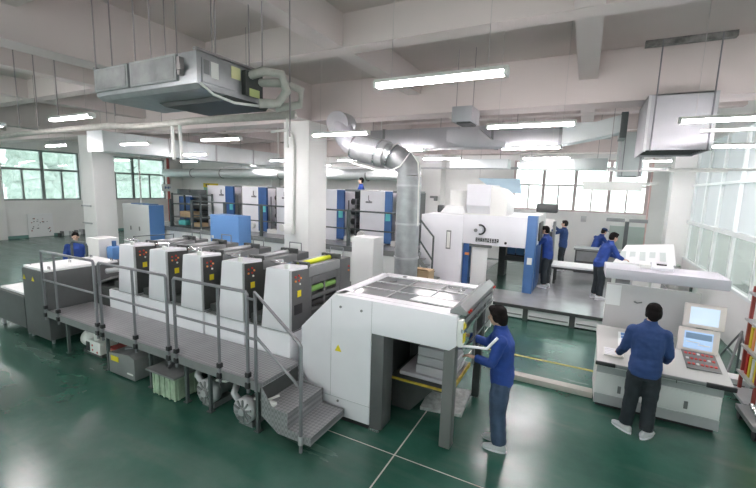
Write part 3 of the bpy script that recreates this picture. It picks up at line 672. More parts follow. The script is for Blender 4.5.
b = MB().box(-1.76, -1.32, 4.56, 5.26, .623, .74, bv=.006).box(-1.75, -1.33, 4.57, 5.25, .75, .86, bv=.006).box(-1.75, -1.34, 4.58, 5.24, .87, .98, bv=.006).box(-1.75, -1.34, 4.6, 5.24, .73, .90)
o = b.build('paper_pile', 'paperg'); tag(o, 'pale pile of printed sheets on the lift table inside the delivery bay', 'paper pile')
o = MB().quad([(-1.75, 4.75, .05), (-1.2, 4.85, .05), (-1.2, 5.35, .16), (-1.75, 5.25, .16)], .05).build('waste_sheets', mat('crumpled_foil', (.62, .64, .62), .35, var=.4, vscale=14, bump=1, bscale=12)); tag(o, 'crumpled pale waste sheets on the floor below the lift table', 'waste paper')

# ================================================================== CABINETS, DUCT, BOXES BEHIND THE PRESS
def cab(name, label, x0, x1, y0, y1, z, front, side, cat='cabinet', group=None, kick=True, vents=False):
    r = thing(name, label, cat, ((x0+x1)/2, (y0+y1)/2, 0), group)
    MB().box(x0, x1, y0, y1, .06, z, bv=.012).build('cabinet_body', side, r)
    MB().box(x0+.01, x1-.01, y0-.012, y0, .08, z-.015, bv=.004).build('cabinet_door', front, r)
    MB().box(x0+.02, x1-.02, y0+.02, y1-.02, 0, .06).build('plinth', 'black', r)
    h = [c for c in children(r) if c.name.startswith('cabinet_door')][0]
    MB().box(x1-.12, x1-.09, y0-.03, y0-.012, z*.45, z*.55).build('handle', 'mgrey', h)
    return r
cab('electrical_cabinet', 'tall plain white cabinet between the central pillar and the round silver duct', -4.39, -3.85, 7.2, 7.66, 1.95, 'white2', 'white2')
cb = cab('electrical_cabinet', 'bright blue cabinet standing behind the near press, left of the central pillar', -8.83, -7.76, 7.2, 7.6, 2.18, 'lblue', 'lblue')
MB().box(-8.78, -8.7, 7.18, 7.19, 1.55, 1.62).build('maker_badge', 'ivory', cb)
L = thing('electrical_cabinet', 'pale cabinet with a blue end panel right of the left pillar', 'cabinet', (-16.5, 10.1, 0))
MB().box(-17.45, -15.63, 9.8, 10.42, .05, 2.03, bv=.01).build('cabinet_body', 'white2', L)
MB().box(-15.63, -15.60, 9.8, 10.42, .05, 2.03).build('end_panel', 'lblue', L)
for x in (-16.9, -16.3): MB().box(x-.02, x+.02, 9.77, 9.8, .95, 1.12).build('handle', 'mgrey', L)
MB().box(-17.4, -15.7, 9.85, 10.4, 0, .06).build('plinth', 'black', L)
MB().box(-17.0, -16.4, 9.9, 10.3, 2.03, 2.07).box(-16.2, -15.75, 9.9, 10.3, 2.03, 2.07).build('cable_entry', 'blue', L)
# round silver duct
def round_duct():
    r = thing('ventilation_duct', 'large round silver duct rising behind the press and bending left under the ceiling', 'duct', (-3.1, 7.2, 0))
    MB().cyl((-3.10, 7.2, .95), (-3.10, 7.2, 3.25), .235, 28).build('vertical_pipe', 'galv', r, smooth=False)
    MB().tube([(-3.10, 7.2, 3.25), (-3.12, 7.2, 3.40), (-3.22, 7.2, 3.52), (-3.38, 7.2, 3.60), (-3.6, 7.2, 3.66)], .24, 24).build('elbow', 'galv', r)
    MB().cyl((-3.6, 7.2, 3.66), (-4.32, 7.2, 3.83), .27, 28).build('sloping_pipe', 'galv', r)
    MB().tube([(-4.32, 7.2, 3.83), (-4.46, 7.2, 3.9), (-4.58, 7.2, 4.02), (-4.78, 7.25, 4.3)], .22, 24).build('elbow', 'duct', r)
    MB().cyl((-4.72, 7.05, 4.32), (-4.85, 7.6, 4.36), .24, 24).build('duct_mouth', 'duct', r)
    for z in (1.0, 1.62, 2.3, 3.05): MB().cyl((-3.10, 7.2, z), (-3.10, 7.2, z+.035), .255, 28).build('flange', 'lgrey', r)
    for p, q in (((-3.45, 7.2, 3.62), (-3.48, 7.2, 3.635)), ((-3.75, 7.2, 3.695), (-3.78, 7.2, 3.705)), ((-4.3, 7.2, 3.825), (-4.33, 7.2, 3.835))): MB().cyl(p, q, .29, 28).build('flange', 'chrome', r)
    MB().cyl((-3.10, 7.2, .55), (-3.10, 7.2, .95), .13, 24, r2=.235).build('reducer', 'galv', r)
    MB().box(-3.3, -2.9, 7.0, 7.4, 0, .55, bv=.01).build('fan_box', 'mgrey', r)
    MB().tube([(-4.3, 6.9, 3.5), (-3.5, 6.92, 3.3), (-3.2, 6.95, 3.42), (-3.0, 6.98, 3.7), (-2.85, 7.0, 3.5), (-2.82, 7.0, 3.2), (-2.8, 7.0, 2.3)], .015, 8).build('conduit', 'ivory', r)
round_duct()

# ================================================================== PLATFORM 2, PRESS 2 (far, blue doors)
PHX = [-15.3, -14.0, -12.11, -10.26, -6.57, -4.26]
pf = thing('machine_platform', 'long grey platform with dark handrails in front of the blue doored press', 'platform', (-10.5, 11, 0))
MB().box(-17.5, -4.6, 10.5, 12.6, 1.05, 1.14).box(-4.6, -4.2, 10.5, 10.88, 1.05, 1.14).build('deck', 'plat', pf)
MB().box(-17.5, -4.2, 10.49, 10.52, .98, 1.15).build('edge_beam', 'mgrey', pf)
MB().box(-17.5, -4.2, 10.55, 10.62, 0, 1.05).build('kick_panel', 'white2', pf)
ph = PHX
for x in ph: MB().box(x-.045, x+.045, 10.5, 10.59, 1.1, 2.30).build('rail_post', 'drail', pf)
MB().cyl((PHX[1], 10.54, 2.27), (-4.26, 10.54, 2.27), .026, 8).build('handrail', 'drail', pf)
MB().cyl((PHX[1], 10.54, 1.70), (-4.26, 10.54, 1.70), .022, 8).build('mid_rail', 'drail', pf)
for x0, x1 in ((-4.26, -3.72),):
    MB().tube([(x0, 10.54, 2.27), (x1, 10.54, 1.68), (x1, 10.54, .35)], .03, 8).build('stair_rail', 'drail', pf)
    MB().cyl((x0, 10.54, 1.70), (x1, 10.54, 1.0), .026, 8).build('stair_rail', 'drail', pf)
    for i in range(4): MB().box(-4.2+i*.15, -4.03+i*.15, 10.5, 10.86, .95-i*.17, .98-i*.17).build('stair_tread', 'mgrey', pf)
    MB().quad([(-4.2, 10.5, 1.14), (-3.5, 10.5, .45), (-3.5, 10.5, .35), (-4.2, 10.5, .95)], .02).build('stair_stringer', 'mgrey', pf)
def press2():
    r = thing('blue_door_press', 'long white press on the far platform with a row of open blue doors', 'printing press', (-10, 12.4, 1.14))
    y = 11.45
    segs = [(-14.16, -13.08), (-12.15, -11.27), (-10.36, -7.61), (-6.69, -5.75)]
    for i, (a, b_) in enumerate(segs):
        p = MB().box(a, b_, y, y+1.6, 1.142, 2.91, bv=.01).build('white_housing', 'white', r)
        c_ = [-13.3, -11.5, -9.95, -6.35][i]
        MB().cyl((c_-.05 if i < 3 else -6.6, y-.12, 1.42), (c_-.05 if i < 3 else -6.6, y, 1.42), .13, 16).build('fan_cover', 'ivory', p)
        MB().tube([(c_, y-.03, 2.75), (c_+.02, y-.06, 2.6), (c_+.12, y-.04, 2.52)], .02, 6).box(c_-.1, c_+.12, y-.05, y, 2.50, 2.56).build('cable_bracket', 'rail', p)
    for i, (a, b_) in enumerate(((-13.08, -12.62), (-11.27, -10.84), (-7.61, -7.32), (-5.75, -5.5))):
        p = MB().box(a, b_, y-.02, y+.06, 1.2, 2.9).build('blue_door', 'blue' if i == 3 else 'dblue', r)
        MB().box(b_-.2, b_-.04, y-.04, y-.02, 1.95, 2.18).build('door_window', 'cyan', p)
    BAYS = ((-12.62, -12.15), (-10.84, -10.36), (-7.32, -6.69), (-5.5, -4.95))
    # dark bays with cylinders
    for a, b_ in BAYS:
        MB().box(a, b_, y+.7, y+1.55, 1.14, 2.88).build('dark_bay', 'dgrey', r)
        for z in (1.45, 1.8, 2.15, 2.5): MB().cyl((a+.03, y+.5, z), (b_-.03, y+.5, z), .11, 12).build('cylinder', 'dgrey', r, smooth=True)
        MB().box(b_-.05, b_, y+.02, y+.7, 1.14, 2.88).build('bay_side', 'black', r)
        MB().cyl((a+.12, y+.1, 1.3), (a+.12, y+.1, 2.55), .025, 8).cyl(((a+b_)/2, y+.25, 1.3), ((a+b_)/2, y+.25, 2.6), .02, 8).build('side_rod', 'rail', r)
        MB().box(a, b_, y+.05, y+1.5, 2.86, 2.93).build('top_beam', 'mgrey', r)
        MB().box(a, b_, y+.0, y+.6, 1.14, 1.3).build('foot_plate', 'ivory', r)
press2()
# far press end: open ink train with cable rolls
t = thing('open_press_section', 'open dark printing section with rollers left of the blue doored press', 'printing press', (-14.1, 12.3, 1.14))
MB().box(-15.7, -14.9, 12.0, 12.58, 1.14, 2.35).build('side_frame', 'dblue', t)
for z in (1.35, 1.6, 1.9, 2.15, 2.4): MB().cyl((-14.9, 12.2, z), (-13.3, 12.2, z+.03), .12, 12).build('roller', 'dgrey' if z < 2.3 else 'mgrey', t, smooth=True)
MB().box(-13.4, -13.05, 12.0, 12.58, 1.14, 2.55).build('side_frame', 'dgrey', t); MB().box(-14.9, -13.4, 12.3, 12.58, 1.14, 2.3).build('rear_frame', 'black', t)
MB().cyl((-13.3, 11.9, 1.75), (-13.1, 11.9, 1.75), .13, 12).build('hand_wheel', 'ivory', t); t.location.x -= 1.1
t = thing('storage_rack', 'dark metal rack with coiled hoses on top beside the white and blue cabinet', 'rack', (-14.6, 10.9, 1.14))
for x in (-15.45, -13.7):
    for y in (10.72, 11.3): MB().box(x-.03, x+.03, y-.03, y+.03, 1.14, 2.55).build('rack_post', 'drail', t)
for z in (1.18, 1.55, 2.1, 2.5): MB().box(-15.45, -13.7, 10.7, 11.3, z-.02, z+.02).build('rack_shelf', 'drail', t)
for i, (x, lb) in enumerate(((-14.95, 'coil of dark hose on the rack top, left one'), (-14.15, 'coil of dark hose on the rack top, right one'))):
    b = MB()
    for j in range(3): b.tube([(x+.36*math.cos(a*PI/8), 11+.25*math.sin(a*PI/8), 2.56+j*.06) for a in range(17)], .035, 6)
    o = b.build('hose_coil', 'drail'); tag(o, lb, 'hose', 'hose coils on the rack')
o = MB().box(-15.1, -14.3, 10.8, 11.2, 1.572, 1.80, bv=.01).build('cardboard_box', 'card'); tag(o, 'brown carton on a shelf of the dark rack', 'box')
o = MB().box(-14.4, -13.85, 10.8, 11.2, 1.202, 1.36, bv=.01).build('cardboard_box', 'card'); tag(o, 'small carton on the lower shelf of the dark rack', 'box')
o = MB().box(-15.3, -14.85, 10.85, 11.25, 1.202, 1.42, bv=.05).build('plastic_tub', 'cyan'); tag(o, 'teal plastic tub on the lower rack shelf', 'tub')

# cardboard box near stairs
t = thing('cardboard_box', 'open brown carton on the floor between silver duct and the white press stairs', 'box', (-3.5, 9.3, 0))
MB().box(-3.78, -3.22, 8.9, 9.3, .0, 1.02, bv=.01).build('carton_body', 'card', t); MB().quad([(-3.78, 8.9, 1.02), (-3.22, 8.9, 1.02), (-3.22, 8.78, 1.08), (-3.78, 8.78, 1.08)], .01).build('carton_flap', 'card', t)

# ================================================================== PLATFORM 3 + PRESS 3
p3 = thing('low_platform', 'low grey floor platform with white kick panels around the right hand press', 'platform', (-.5, 12.6, 0))
MB().box(-4.15, 2.35, 9.6, 15.6, .28, .34).box(-4.3, -4.15, 10.9, 15.6, .28, .34).build('deck', 'plat', p3)
MB().box(-4.15, 2.35, 9.58, 9.61, .27, .345).build('edge_beam', 'dgrey', p3)
xs = [-3.1, -2.06, -1.02, -.02, 1.0, 2.0]
for i, x in enumerate(xs): MB().box(x-.05, x+.05, 9.6, 9.68, 0, .3).build('leg', 'dgrey', p3)
for i in range(5):
    MB().box(xs[i]+.06, xs[i+1]-.06, 9.63, 9.66, .03, .27).build('kick_panel', 'white2', p3)
    MB().box(xs[i]+.08, xs[i+1]-.08, 9.60, 9.63, .10, .125).build('kick_ledge', 'mgrey', p3)
MB().box(-4.14, 2.3, 9.7, 15.5, 0, .28).build('support_frame', 'dgrey', p3)
MB().box(-2.75, -1.31, 10.95, 15.4, .34, .345).build('green_floor_panel', 'floor', p3)
def press3():
    r = thing('white_press', 'white press with an overhanging body, knob and blue end post on the low platform', 'printing press', (-2.6, 11.6, .34))
    y0, y1 = 10.9, 13.4
    MB().prism([(-4.25, .34), (-2.98, .34), (-2.98, 2.32), (-4.05, 2.32), (-4.25, 2.28)], 'y', y0, y1, bv=.015).build('main_housing', 'white', r)
    MB().box(-2.98, -1.29, y0, y1, 1.53, 2.35, bv=.015).build('overhead_housing', 'white', r)
    MB().box(-2.985, -2.979, y0-.003, y0, .34, 2.33).build('panel_seam', 'lgrey', r)
    p = MB().box(-1.29, -1.05, y0-.02, y0+.3, .34, 2.40, bv=.012).build('end_post', 'blue', r)
    MB().box(-1.22, -1.10, y0-.03, y0-.02, 1.12, 1.3).build('warning_label', 'ivory', p)
    MB().quad([(-1.29, y0+.3, 2.40), (-1.05, y0+.3, 2.40), (-1.05, y1, 2.40), (-1.29, y1, 2.40)], .8).build('side_housing', 'ivory', r)
    MB().box(-1.12, -1.04, y0+.35, y0+1.6, .34, 1.6, bv=.01).build('side_guard', 'dblue', r)
    MB().box(-1.05, -1.0, y0+.5, y0+1.3, 1.7, 2.2, bv=.01).build('control_panel', 'dgrey', r)
    MB().box(-1.3, -.7, y0+1.9, y0+2.3, 2.42, 2.68, bv=.05).build('top_display', 'dgrey', r)
    # door window slot
    MB().box(-3.46, -3.32, y0-.012, y0, 1.32, 1.86).build('viewing_slot', 'mgrey', r); MB().box(-3.435, -3.345, y0-.016, y0-.01, 1.36, 1.82).build('viewing_glass', 'ivory', r)
    # knob with arc handle
    b = MB().cyl((-2.55, y0-.10, 1.95), (-2.55, y0, 1.95), .10, 20).build('adjust_knob', 'white', r)
    MB().cyl((-2.60, y0-.12, 1.93), (-2.60, y0-.10, 1.93), .05, 16).cyl((-2.60, y0-.125, 1.93), (-2.60, y0-.12, 1.93), .022, 12).build('knob_ring', 'mgrey', b)
    MB().tube([(-2.50+.13*math.cos(a), y0-.02, 1.95+.13*math.sin(a)) for a in [PI*.6-i*PI*.13 for i in range(10)]], .022, 8).build('arc_handle', 'black', b)
    # row of block letters, too coarse to read
    b = MB()
    pats = ['111101111101111', '101101111101101', '111101111111101', '101111101111101', '111111101101101', '111101101111111', '111010111010111', '101111111101111', '111111011101111', '111101111111100']
    for i, p_ in enumerate(pats):
        for q in range(15):
            if p_[q] == '1': xx = -2.61+i*.064+(q % 3)*.016; zz = 1.72-(q//3)*.022; b.box(xx, xx+.016, y0-.008, y0, zz-.022, zz)
    b.build('lettering', 'dgrey', r)
    MB().cyl((-1.80, y0-.02, 1.63), (-1.80, y0, 1.63), .035, 12).build('door_lock', 'black', r)
    # tower on top
    b = MB().prism([(y0+.05, 2.6), (y0+.25, 2.35), (y0+1.3, 2.35), (y0+1.3, 3.18), (y0+.05, 3.18)], 'x', -2.95, -2.30, bv=.01); b.build('top_tower', 'white', r)
    MB().prism([(-2.3, 2.35), (-2.3, 3.15), (-2.05, 3.08), (-1.85, 2.9), (-1.85, 2.35)], 'y', y0+.1, y0+1.3, bv=.01).build('tower_cowl', 'ivory', r)
    MB().box(-3.02, -1.9, y0+.02, y0+1.4, 2.34, 2.37).build('tower_base', 'ivory', r)
    MB().cyl((-3.30, y0+.5, 2.55), (-3.30, y0+.5, 3.0), .26, 22).build('filter_drum', 'ivory', r)
    MB().prism([(-3.75, 2.33), (-2.98, 2.33), (-3.05, 2.55), (-3.55, 2.58)], 'y', y0+.15, y0+1.1, bv=.01).build('drum_base', 'paper', r)
    MB().box(-3.95, -3.78, y0+.5, y0+.7, 2.33, 2.55, bv=.03).build('top_motor', 'dgrey', r)
    # under the overhang
    MB().box(-2.96, -2.80, y0+.05, y0+.3, .34, 1.53).build('inner_post', 'dblue', r)
    MB().box(-2.74, -2.30, y0+.15, y0+.2, .34, 1.44, bv=.008).build('access_door', 'white2', r)
    MB().box(-2.80, -2.2, y0+.1, y0+.22, 1.44, 1.5).build('inner_rail', 'mgrey', r)
    MB().box(-2.98, -1.3, y1-.25, y1-.1, 1.25, 1.53).build('rear_frame', 'dgrey', r)
    MB().box(-2.3, -2.1, y1-.6, y1-.1, .345, 1.53).build('rear_column', 'dgrey', r)
    MB().box(-2.9, -2.78, y0+.02, y0+.05, 1.2, 1.27).build('safety_tag', 'orange', r)
    for x in (-1.85, -1.6): MB().cyl((x-.1, y0+1.4, 1.25), (x+.12, y0+1.4, 1.25), .12, 16).build('blue_motor', 'lblue', r, smooth=True)
    MB().box(-2.0, -1.42, y0+1.3, y0+1.6, .95, 1.1).build('motor_bracket', 'dgrey', r)
    MB().box(-1.97, -1.47, y0+1.35, y0+1.5, 1.08, 1.18).build('motor_base', 'black', r)
press3()

# tables and benches behind
t = thing('low_bench', 'long white topped bench behind the workers on the low platform', 'table', (0, 12.9, .34))
MB().box(-.72, .62, 12.45, 13.35, .86, .92, bv=.01).build('table_top', 'paper', t); MB().box(-.7, .6, 12.5, 13.3, .80, .86).build('apron', 'dgrey', t)
for x, y in ((-.62, 12.6), (.5, 12.6), (-.62, 13.2), (.5, 13.2)): MB().box(x-.03, x+.03, y-.03, y+.03, .34, .8).build('leg', 'dgrey', t)
t = thing('work_counter', 'grey topped dark counter against the back, behind the low bench', 'counter', (.3, 15.3, .34))
MB().box(-.15, 2.1, 14.9, 15.55, .34, 1.12, bv=.01).build('counter_body', 'dgrey', t); MB().box(-.2, 2.15, 14.85, 15.6, 1.12, 1.18).build('counter_top', 'mgrey', t)
MB().box(-.1, 2.05, 14.885, 14.9, .75, 1.08).build('drawer_front', 'mgrey', t)
t = thing('sheet_table', 'tilted white inspection table covered by large sheets beside the glass wall', 'table', (1.7, 12.6, .34))
MB().quad([(.80, 12.0, 1.24), (2.15, 12.0, 1.30), (2.25, 13.2, 1.72), (1.15, 13.2, 1.60)], .05).build('table_top', 'paper', t)
MB().box(1.28, 1.9, 12.05, 12.5, .34, 1.2, bv=.02).build('table_pedestal', 'ivory', t); MB().box(1.0, 2.1, 12.4, 13.0, .34, .5).build('table_base', 'mgrey', t)
b = MB()
for i in range(5): b.quad([(.95+i*.22, 12.15+.1*(i % 2), 1.315+.012*i), (1.08+i*.22, 12.15+.1*(i % 2), 1.32+.012*i), (1.12+i*.22, 12.6, 1.49+.012*i), (.99+i*.22, 12.6, 1.48+.012*i)], .004)
o = b.build('printed_sheet', mat('faint_print', (.62, .68, .66), .6)); tag(o, 'faintly printed sheet spread out on the tilted white table', 'paper sheet')
t = thing('light_stand', 'T shaped stand with a long grey lamp bar in front of the back windows', 'light stand', (1.35, 16.2, 0))
MB().box(1.3, 1.42, 16.15, 16.25, 0, 2.1).build('pole', 'drail', t); MB().box(.72, 1.28, 16.1, 16.3, 2.08, 2.2).box(1.42, 1.95, 16.1, 16.3, 2.08, 2.2).build('lamp_bar', 'mgrey', t)
MB().box(1.0, 1.7, 15.9, 16.5, 0, .06).build('base_foot', 'drail', t)
o = MB().box(.92, 2.05, 17.5, 17.62, .35, 1.84, bv=.01).build('display_board', mat('green_grey_board', (.42, .50, .46), .5)); tag(o, 'grey green board standing under the right back window', 'board')
MB().box(.95, 1.1, 17.4, 17.75, 0, .36).box(1.9, 2.03, 17.4, 17.75, 0, .36).build('board_foot', 'mgrey', o)
o = MB().box(-.10, .10, 17.93, 17.99, 1.9, 2.13, bv=.01).build('wall_box', 'lgrey'); tag(o, 'small framed box on the wall under the back window', 'wall box')
t = thing('hanging_light_shade', 'long white rectangular shade hanging in front of the right back window', 'lamp', (.4, 9.3, 3.1))
MB().quad([(-.07, 9.0, 3.26), (.93, 9.0, 3.26), (.93, 9.0, 3.09), (-.07, 9.0, 3.09)], .03).build('front_board', 'ivory', t)
MB().box(-.1, 1.2, 9.1, 9.14, 3.20, 3.26).build('top_bar', 'ivory', t)
for x in (.35, .85): MB().cyl((x, 9.12, 3.26), (x, 9.12, 5.45), .006, 5).build('hanging_wire', 'rod', t)
t = thing('tilted_monitor', 'dark upright machine console between the two left hand workers by the white press', 'console', (-.9, 14.4, .34))
MB().box(-1.45, -.85, 13.9, 14.3, .34, 1.75, bv=.02).build('console_body', 'dgrey', t); MB().quad([(-1.5, 13.85, 1.80), (-.9, 13.85, 1.80), (-.85, 14.3, 2.15), (-1.45, 14.3, 2.15)], .05).build('console_top', 'ivory', t)
MB().box(-.85, -.78, 13.85, 14.3, .34, 2.1).build('side_board', 'mgrey', t)

# kerb: floor trunking
o = MB().prism([(6.34, 0), (6.50, 0), (6.50, .09), (6.34, .09)], 'x', -1.02, .355, bv=.012).build('cable_trunking', 'concrete'); tag(o, 'beige cable trunking lying on the green floor between delivery and console', 'cable cover')

# ================================================================== CONSOLE (right)
def console():
    r = thing('control_console', 'pale grey press control desk with sloping top at which a worker stands', 'control desk', (1.05, 6.4, 0))
    x0, x1 = .36, 1.76
    MB().prism([(6.02, .74), (6.02, .68), (6.15, .62), (6.15, .06), (6.95, .06), (6.95, .92), (6.85, .92)], 'x', x0, x1, bv=.008).build('desk_body', 'white2', r)
    MB().prism([(5.94, .70), (5.94, .755), (6.85, .965), (6.95, .965), (6.95, .90), (6.1, .70)], 'x', x0-.02, x1+.03, bv=.006).build('desk_top', mat('desk_surface', (.56, .56, .54), .4), r)
    MB().box(x0-.03, x1+.05, 5.915, 5.945, .705, .755, bv=.012).build('front_bumper', 'mgrey', r)
    MB().box(x1-.24, x1+.055, 5.905, 5.945, .70, .76, bv=.012).build('corner_cap', 'black', r)
    MB().box(x0-.035, x0+.2, 5.905, 5.945, .705, .757, bv=.012).build('corner_cap', 'black', r)
    for a, b_ in ((x0+.01, .94), (1.05, x1-.01)):
        d = MB().box(a, b_, 6.135, 6.15, .22, .50, bv=.003).build('cabinet_door', 'white2', r)
        MB().box((a+b_)/2-.02, (a+b_)/2+.02, 6.12, 6.136, .27, .37).build('handle', 'mgrey', d)
    MB().box(x0, x1, 6.138, 6.15, .06, .20).build('kick_strip', 'lgrey', r); MB().box(x0, x1, 6.138, 6.15, .52, .61).build('upper_strip', 'lgrey', r)
    MB().box(1.0, 1.01, 6.12, 6.15, .06, .62).box(1.25, 1.256, 6.03, 6.05, .63, .70).build('panel_seam', 'dgrey', r)
    MB().box(x0+.03, x1-.03, 6.2, 6.9, 0, .06).build('plinth', 'black', r)
    MB().prism([(6.8, 0), (6.95, 0), (6.95, .7)], 'x', x1, x1+.05).build('rear_foot', 'dgrey', r)
    def top(x, y): return (x, y, .757+(y-5.94)*.2308+.008)
    sl = lambda xa, xb, ya, yb, h=.012: [tuple(Vector(top(xa, ya))+Vector((0, 0, h))), tuple(Vector(top(xb, ya))+Vector((0, 0, h))), tuple(Vector(top(xb, yb))+Vector((0, 0, h))), tuple(Vector(top(xa, yb))+Vector((0, 0, h)))]
    MB().quad(sl(.42, .66, 6.08, 6.26, .018), .015).build('keyboard', 'ivory', r)
    b = MB()
    for i in range(10):
        for j in range(4): b.quad(sl(.435+i*.022, .452+i*.022, 6.10+j*.038, 6.13+j*.038, .026), .008)
    kk = b.build('key', 'white', r); kk['kind'] = 'stuff'
    MB().quad(sl(1.36, 1.72, 6.15, 6.62, .008), .006).build('ink_key_panel', 'leg', r)
    rb = random.Random(3)
    for i in range(7):
        for j in range(3):
            MB().quad(sl(1.385+i*.046, 1.415+i*.046, 6.24+j*.12, 6.275+j*.12, .016), .01).build('ink_key', 'ivory' if (i*3+j) % 5 == 1 else 'red', r)
    return top
ctop = console()
o = MB().quad([(.60, 6.35, .875), (.88, 6.35, .875), (.88, 6.75, .965), (.62, 6.75, .965)], .004).build('proof_sheet', 'paper'); tag(o, 'white proof sheet with blue and yellow patches left of the worker on the desk', 'printed sheet')
for i in range(4):
    MB().quad([(.65, 6.39+i*.09, .885+i*.0203), (.71, 6.39+i*.09, .885+i*.0203), (.71, 6.46+i*.09, .902+i*.0203), (.65, 6.46+i*.09, .902+i*.0203)], .002).build('colour_patch', 'lblue', o)
    if i > 1: MB().quad([(.75, 6.39+i*.09, .885+i*.0203), (.83, 6.39+i*.09, .885+i*.0203), (.83, 6.46+i*.09, .902+i*.0203), (.75, 6.46+i*.09, .902+i*.0203)], .002).build('colour_patch', 'yellow', o)
o = MB().quad([(1.10, 6.35, .872), (1.26, 6.35, .872), (1.26, 6.78, .972), (1.10, 6.78, .972)], .006).build('blue_print', mat('cyan_blue_print', (.10, .45, .80), .5)); tag(o, 'bright blue printed sheet right of the worker on the desk', 'printed sheet')
# backboard with light hood
t = thing('viewing_booth', 'big pale backboard with a projecting light hood over the control desk', 'viewing booth', (1.05, 7.0, 0))
MB().box(.42, 1.60, 7.02, 7.07, .90, 1.64, bv=.006).build('backboard', mat('backboard_grey', (.62, .60, .60), .4), t)
MB().box(.425, .62, 7.01, 7.02, 1.30, 1.62).build('taped_sheet', 'paper', t)
MB().box(.36, 1.78, 6.55, 7.18, 1.80, 1.945, bv=.012).build('light_hood', mat('hood_grey', (.52, .51, .56), .4), t)
MB().box(.45, 1.7, 6.62, 7.1, 1.795, 1.80).build('diffuser', 'paper', t)
for x in (.5, .98, 1.52): MB().cyl((x, 7.045, 1.64), (x, 7.045, 1.80), .028, 10).build('hood_support', 'ivory', t)
for x in (.5, 1.5): MB().box(x-.03, x+.03, 7.07, 7.13, 0, 1.7).build('rear_post', 'dgrey', t)
MB().tube([(.80, 7.0, 1.40), (.84, 6.98, 1.385), (.90, 7.0, 1.40)], .012, 6).build('board_handle', 'mgrey', t)
t = thing('small_printer', 'little white device with a dark slot lying on top of the light hood', 'printer', (1.06, 6.92, 1.945))
MB().prism([(6.80, 1.945), (7.02, 1.945), (7.02, 2.03), (6.9, 2.05), (6.80, 1.99)], 'x', .94, 1.20, bv=.012).build('printer_body', 'white', t); MB().box(1.0, 1.12, 6.84, 6.9, 2.0, 2.035).build('paper_slot', 'black', t)
MB().box(.80, .94, 6.86, 6.98, 1.945, 2.0, bv=.01).build('side_tray', 'ivory', t)
def monitor(label, cx, cyy, cz, sm, stripes):
    r = thing('monitor', label, 'monitor', (cx, cyy, cz), 'two stacked screens', 0.06); r.rotation_euler = (-.10, 0, -.06)
    MB().box(-.225, .225, -.02, .02, -.165, .165, bv=.02).build('screen_bezel', mat('bezel_pinkish', (.86, .78, .74), .4), r, local=True)
    d = MB().box(-.155, .155, -.026, -.019, -.115, .12).build('display', sm, r, local=True)
    if stripes:
        MB().box(-.14, .14, -.029, -.026, .02, .10).build('window_strip', mat('screen_line', (.28, .42, .62), .4), r, local=True); MB().box(-.13, .02, -.029, -.026, -.03, -.018).box(.0, .13, -.029, -.026, -.06, -.045).build('window_strip', 'paper', r, local=True)
    MB().box(-.17, .17, .02, .07, -.13, .13, bv=.03).build('rear_shell', 'ivory', r, local=True)
    return r
monitor('upper white framed screen with a blank pale display beside the backboard', 1.57, 6.62, 1.405, 'screen2', False)
monitor('lower white framed screen showing a blue program window', 1.535, 6.60, 1.065, 'screen', True)
o = MB().box(1.53, 1.60, 6.70, 6.76, .93, 1.5).build('monitor_stand', 'dgrey'); tag(o, 'dark column carrying the two stacked screens on the desk', 'monitor stand')
MB().box(1.44, 1.68, 6.62, 6.84, .90, .955, bv=.01).build('stand_foot', 'dgrey', o)

# rack and stand at the right edge
t = thing('book_rack', 'red brown posted rack with yellow and white folders cut by the right edge', 'rack', (2.45, 7.1, 0))
for x, y in ((2.31, 6.95), (2.31, 7.5), (2.78, 6.95), (2.78, 7.5)): MB().box(x-.02, x+.02, y-.02, y+.02, .1, 1.75).build('rack_post', 'mbrown', t)
for z in (.45, .85, 1.25, 1.65): MB().box(2.25, 2.82, 6.93, 7.52, z-.015, z+.015).build('rack_shelf', 'lgrey', t)
for x, y in ((2.31, 6.95), (2.31, 7.5), (2.78, 6.95), (2.78, 7.5)): MB().cyl((x-.015, y, .05), (x+.015, y, .05), .05, 12).build('castor', 'black', t)
MB().box(2.2, 2.82, 6.9, 7.52, .15, .19).build('lower_tray', 'lgrey', t)
k = 0
fl = ['yellow folder low in the brown rack, nearest', 'white folder low in the brown rack', 'second yellow folder low in the brown rack', 'red folder low in the brown rack', 'yellow folder on the upper level of the brown rack', 'white folder on the upper level', 'orange folder on the upper level', 'yellow folder rear of the upper level']
for z in (.466, .866):
    for j, m in enumerate(('yellow', 'paper', 'yellow' if z < .5 else 'orange', 'red' if z < .5 else 'yellow')):
        o = MB().box(2.3, 2.6, 6.99+j*.11, 7.06+j*.11, z, z+.30).build('folder', m); tag(o, fl[k], 'folder', 'folders in the rack'); k += 1
t = thing('floor_trolley', 'low grey trolley with rods under the right edge rack', 'trolley', (2.4, 6.4, 0))
MB().box(2.1, 2.75, 6.2, 6.85, .13, .2, bv=.01).build('trolley_deck', 'mgrey', t)
for x, y in ((2.15, 6.25), (2.15, 6.8), (2.7, 6.25), (2.7, 6.8)): MB().cyl((x-.02, y, .065), (x+.02, y, .065), .065, 12).build('castor', 'black', t)
for i in range(3): MB().cyl((2.2+i*.18, 6.2, .235), (2.25+i*.18, 6.8, .235), .03, 8).build('rod', 'chrome', t)
t = thing('folding_stand', 'grey A shaped folding stand leaning between desk and glass wall', 'stand', (2.5, 8.5, 0))
MB().tube([(2.32, 8.9, .0), (2.52, 8.45, .80), (2.66, 8.3, .1)], .02, 8).build('front_leg', 'rail', t); MB().tube([(2.3, 8.1, .0), (2.52, 8.45, .80), (2.62, 8.75, .0)], .02, 8).build('rear_leg', 'rail', t)
MB().cyl((2.42, 8.68, .4), (2.42, 8.28, .4), .012, 6).build('cross_brace', 'rail', t)
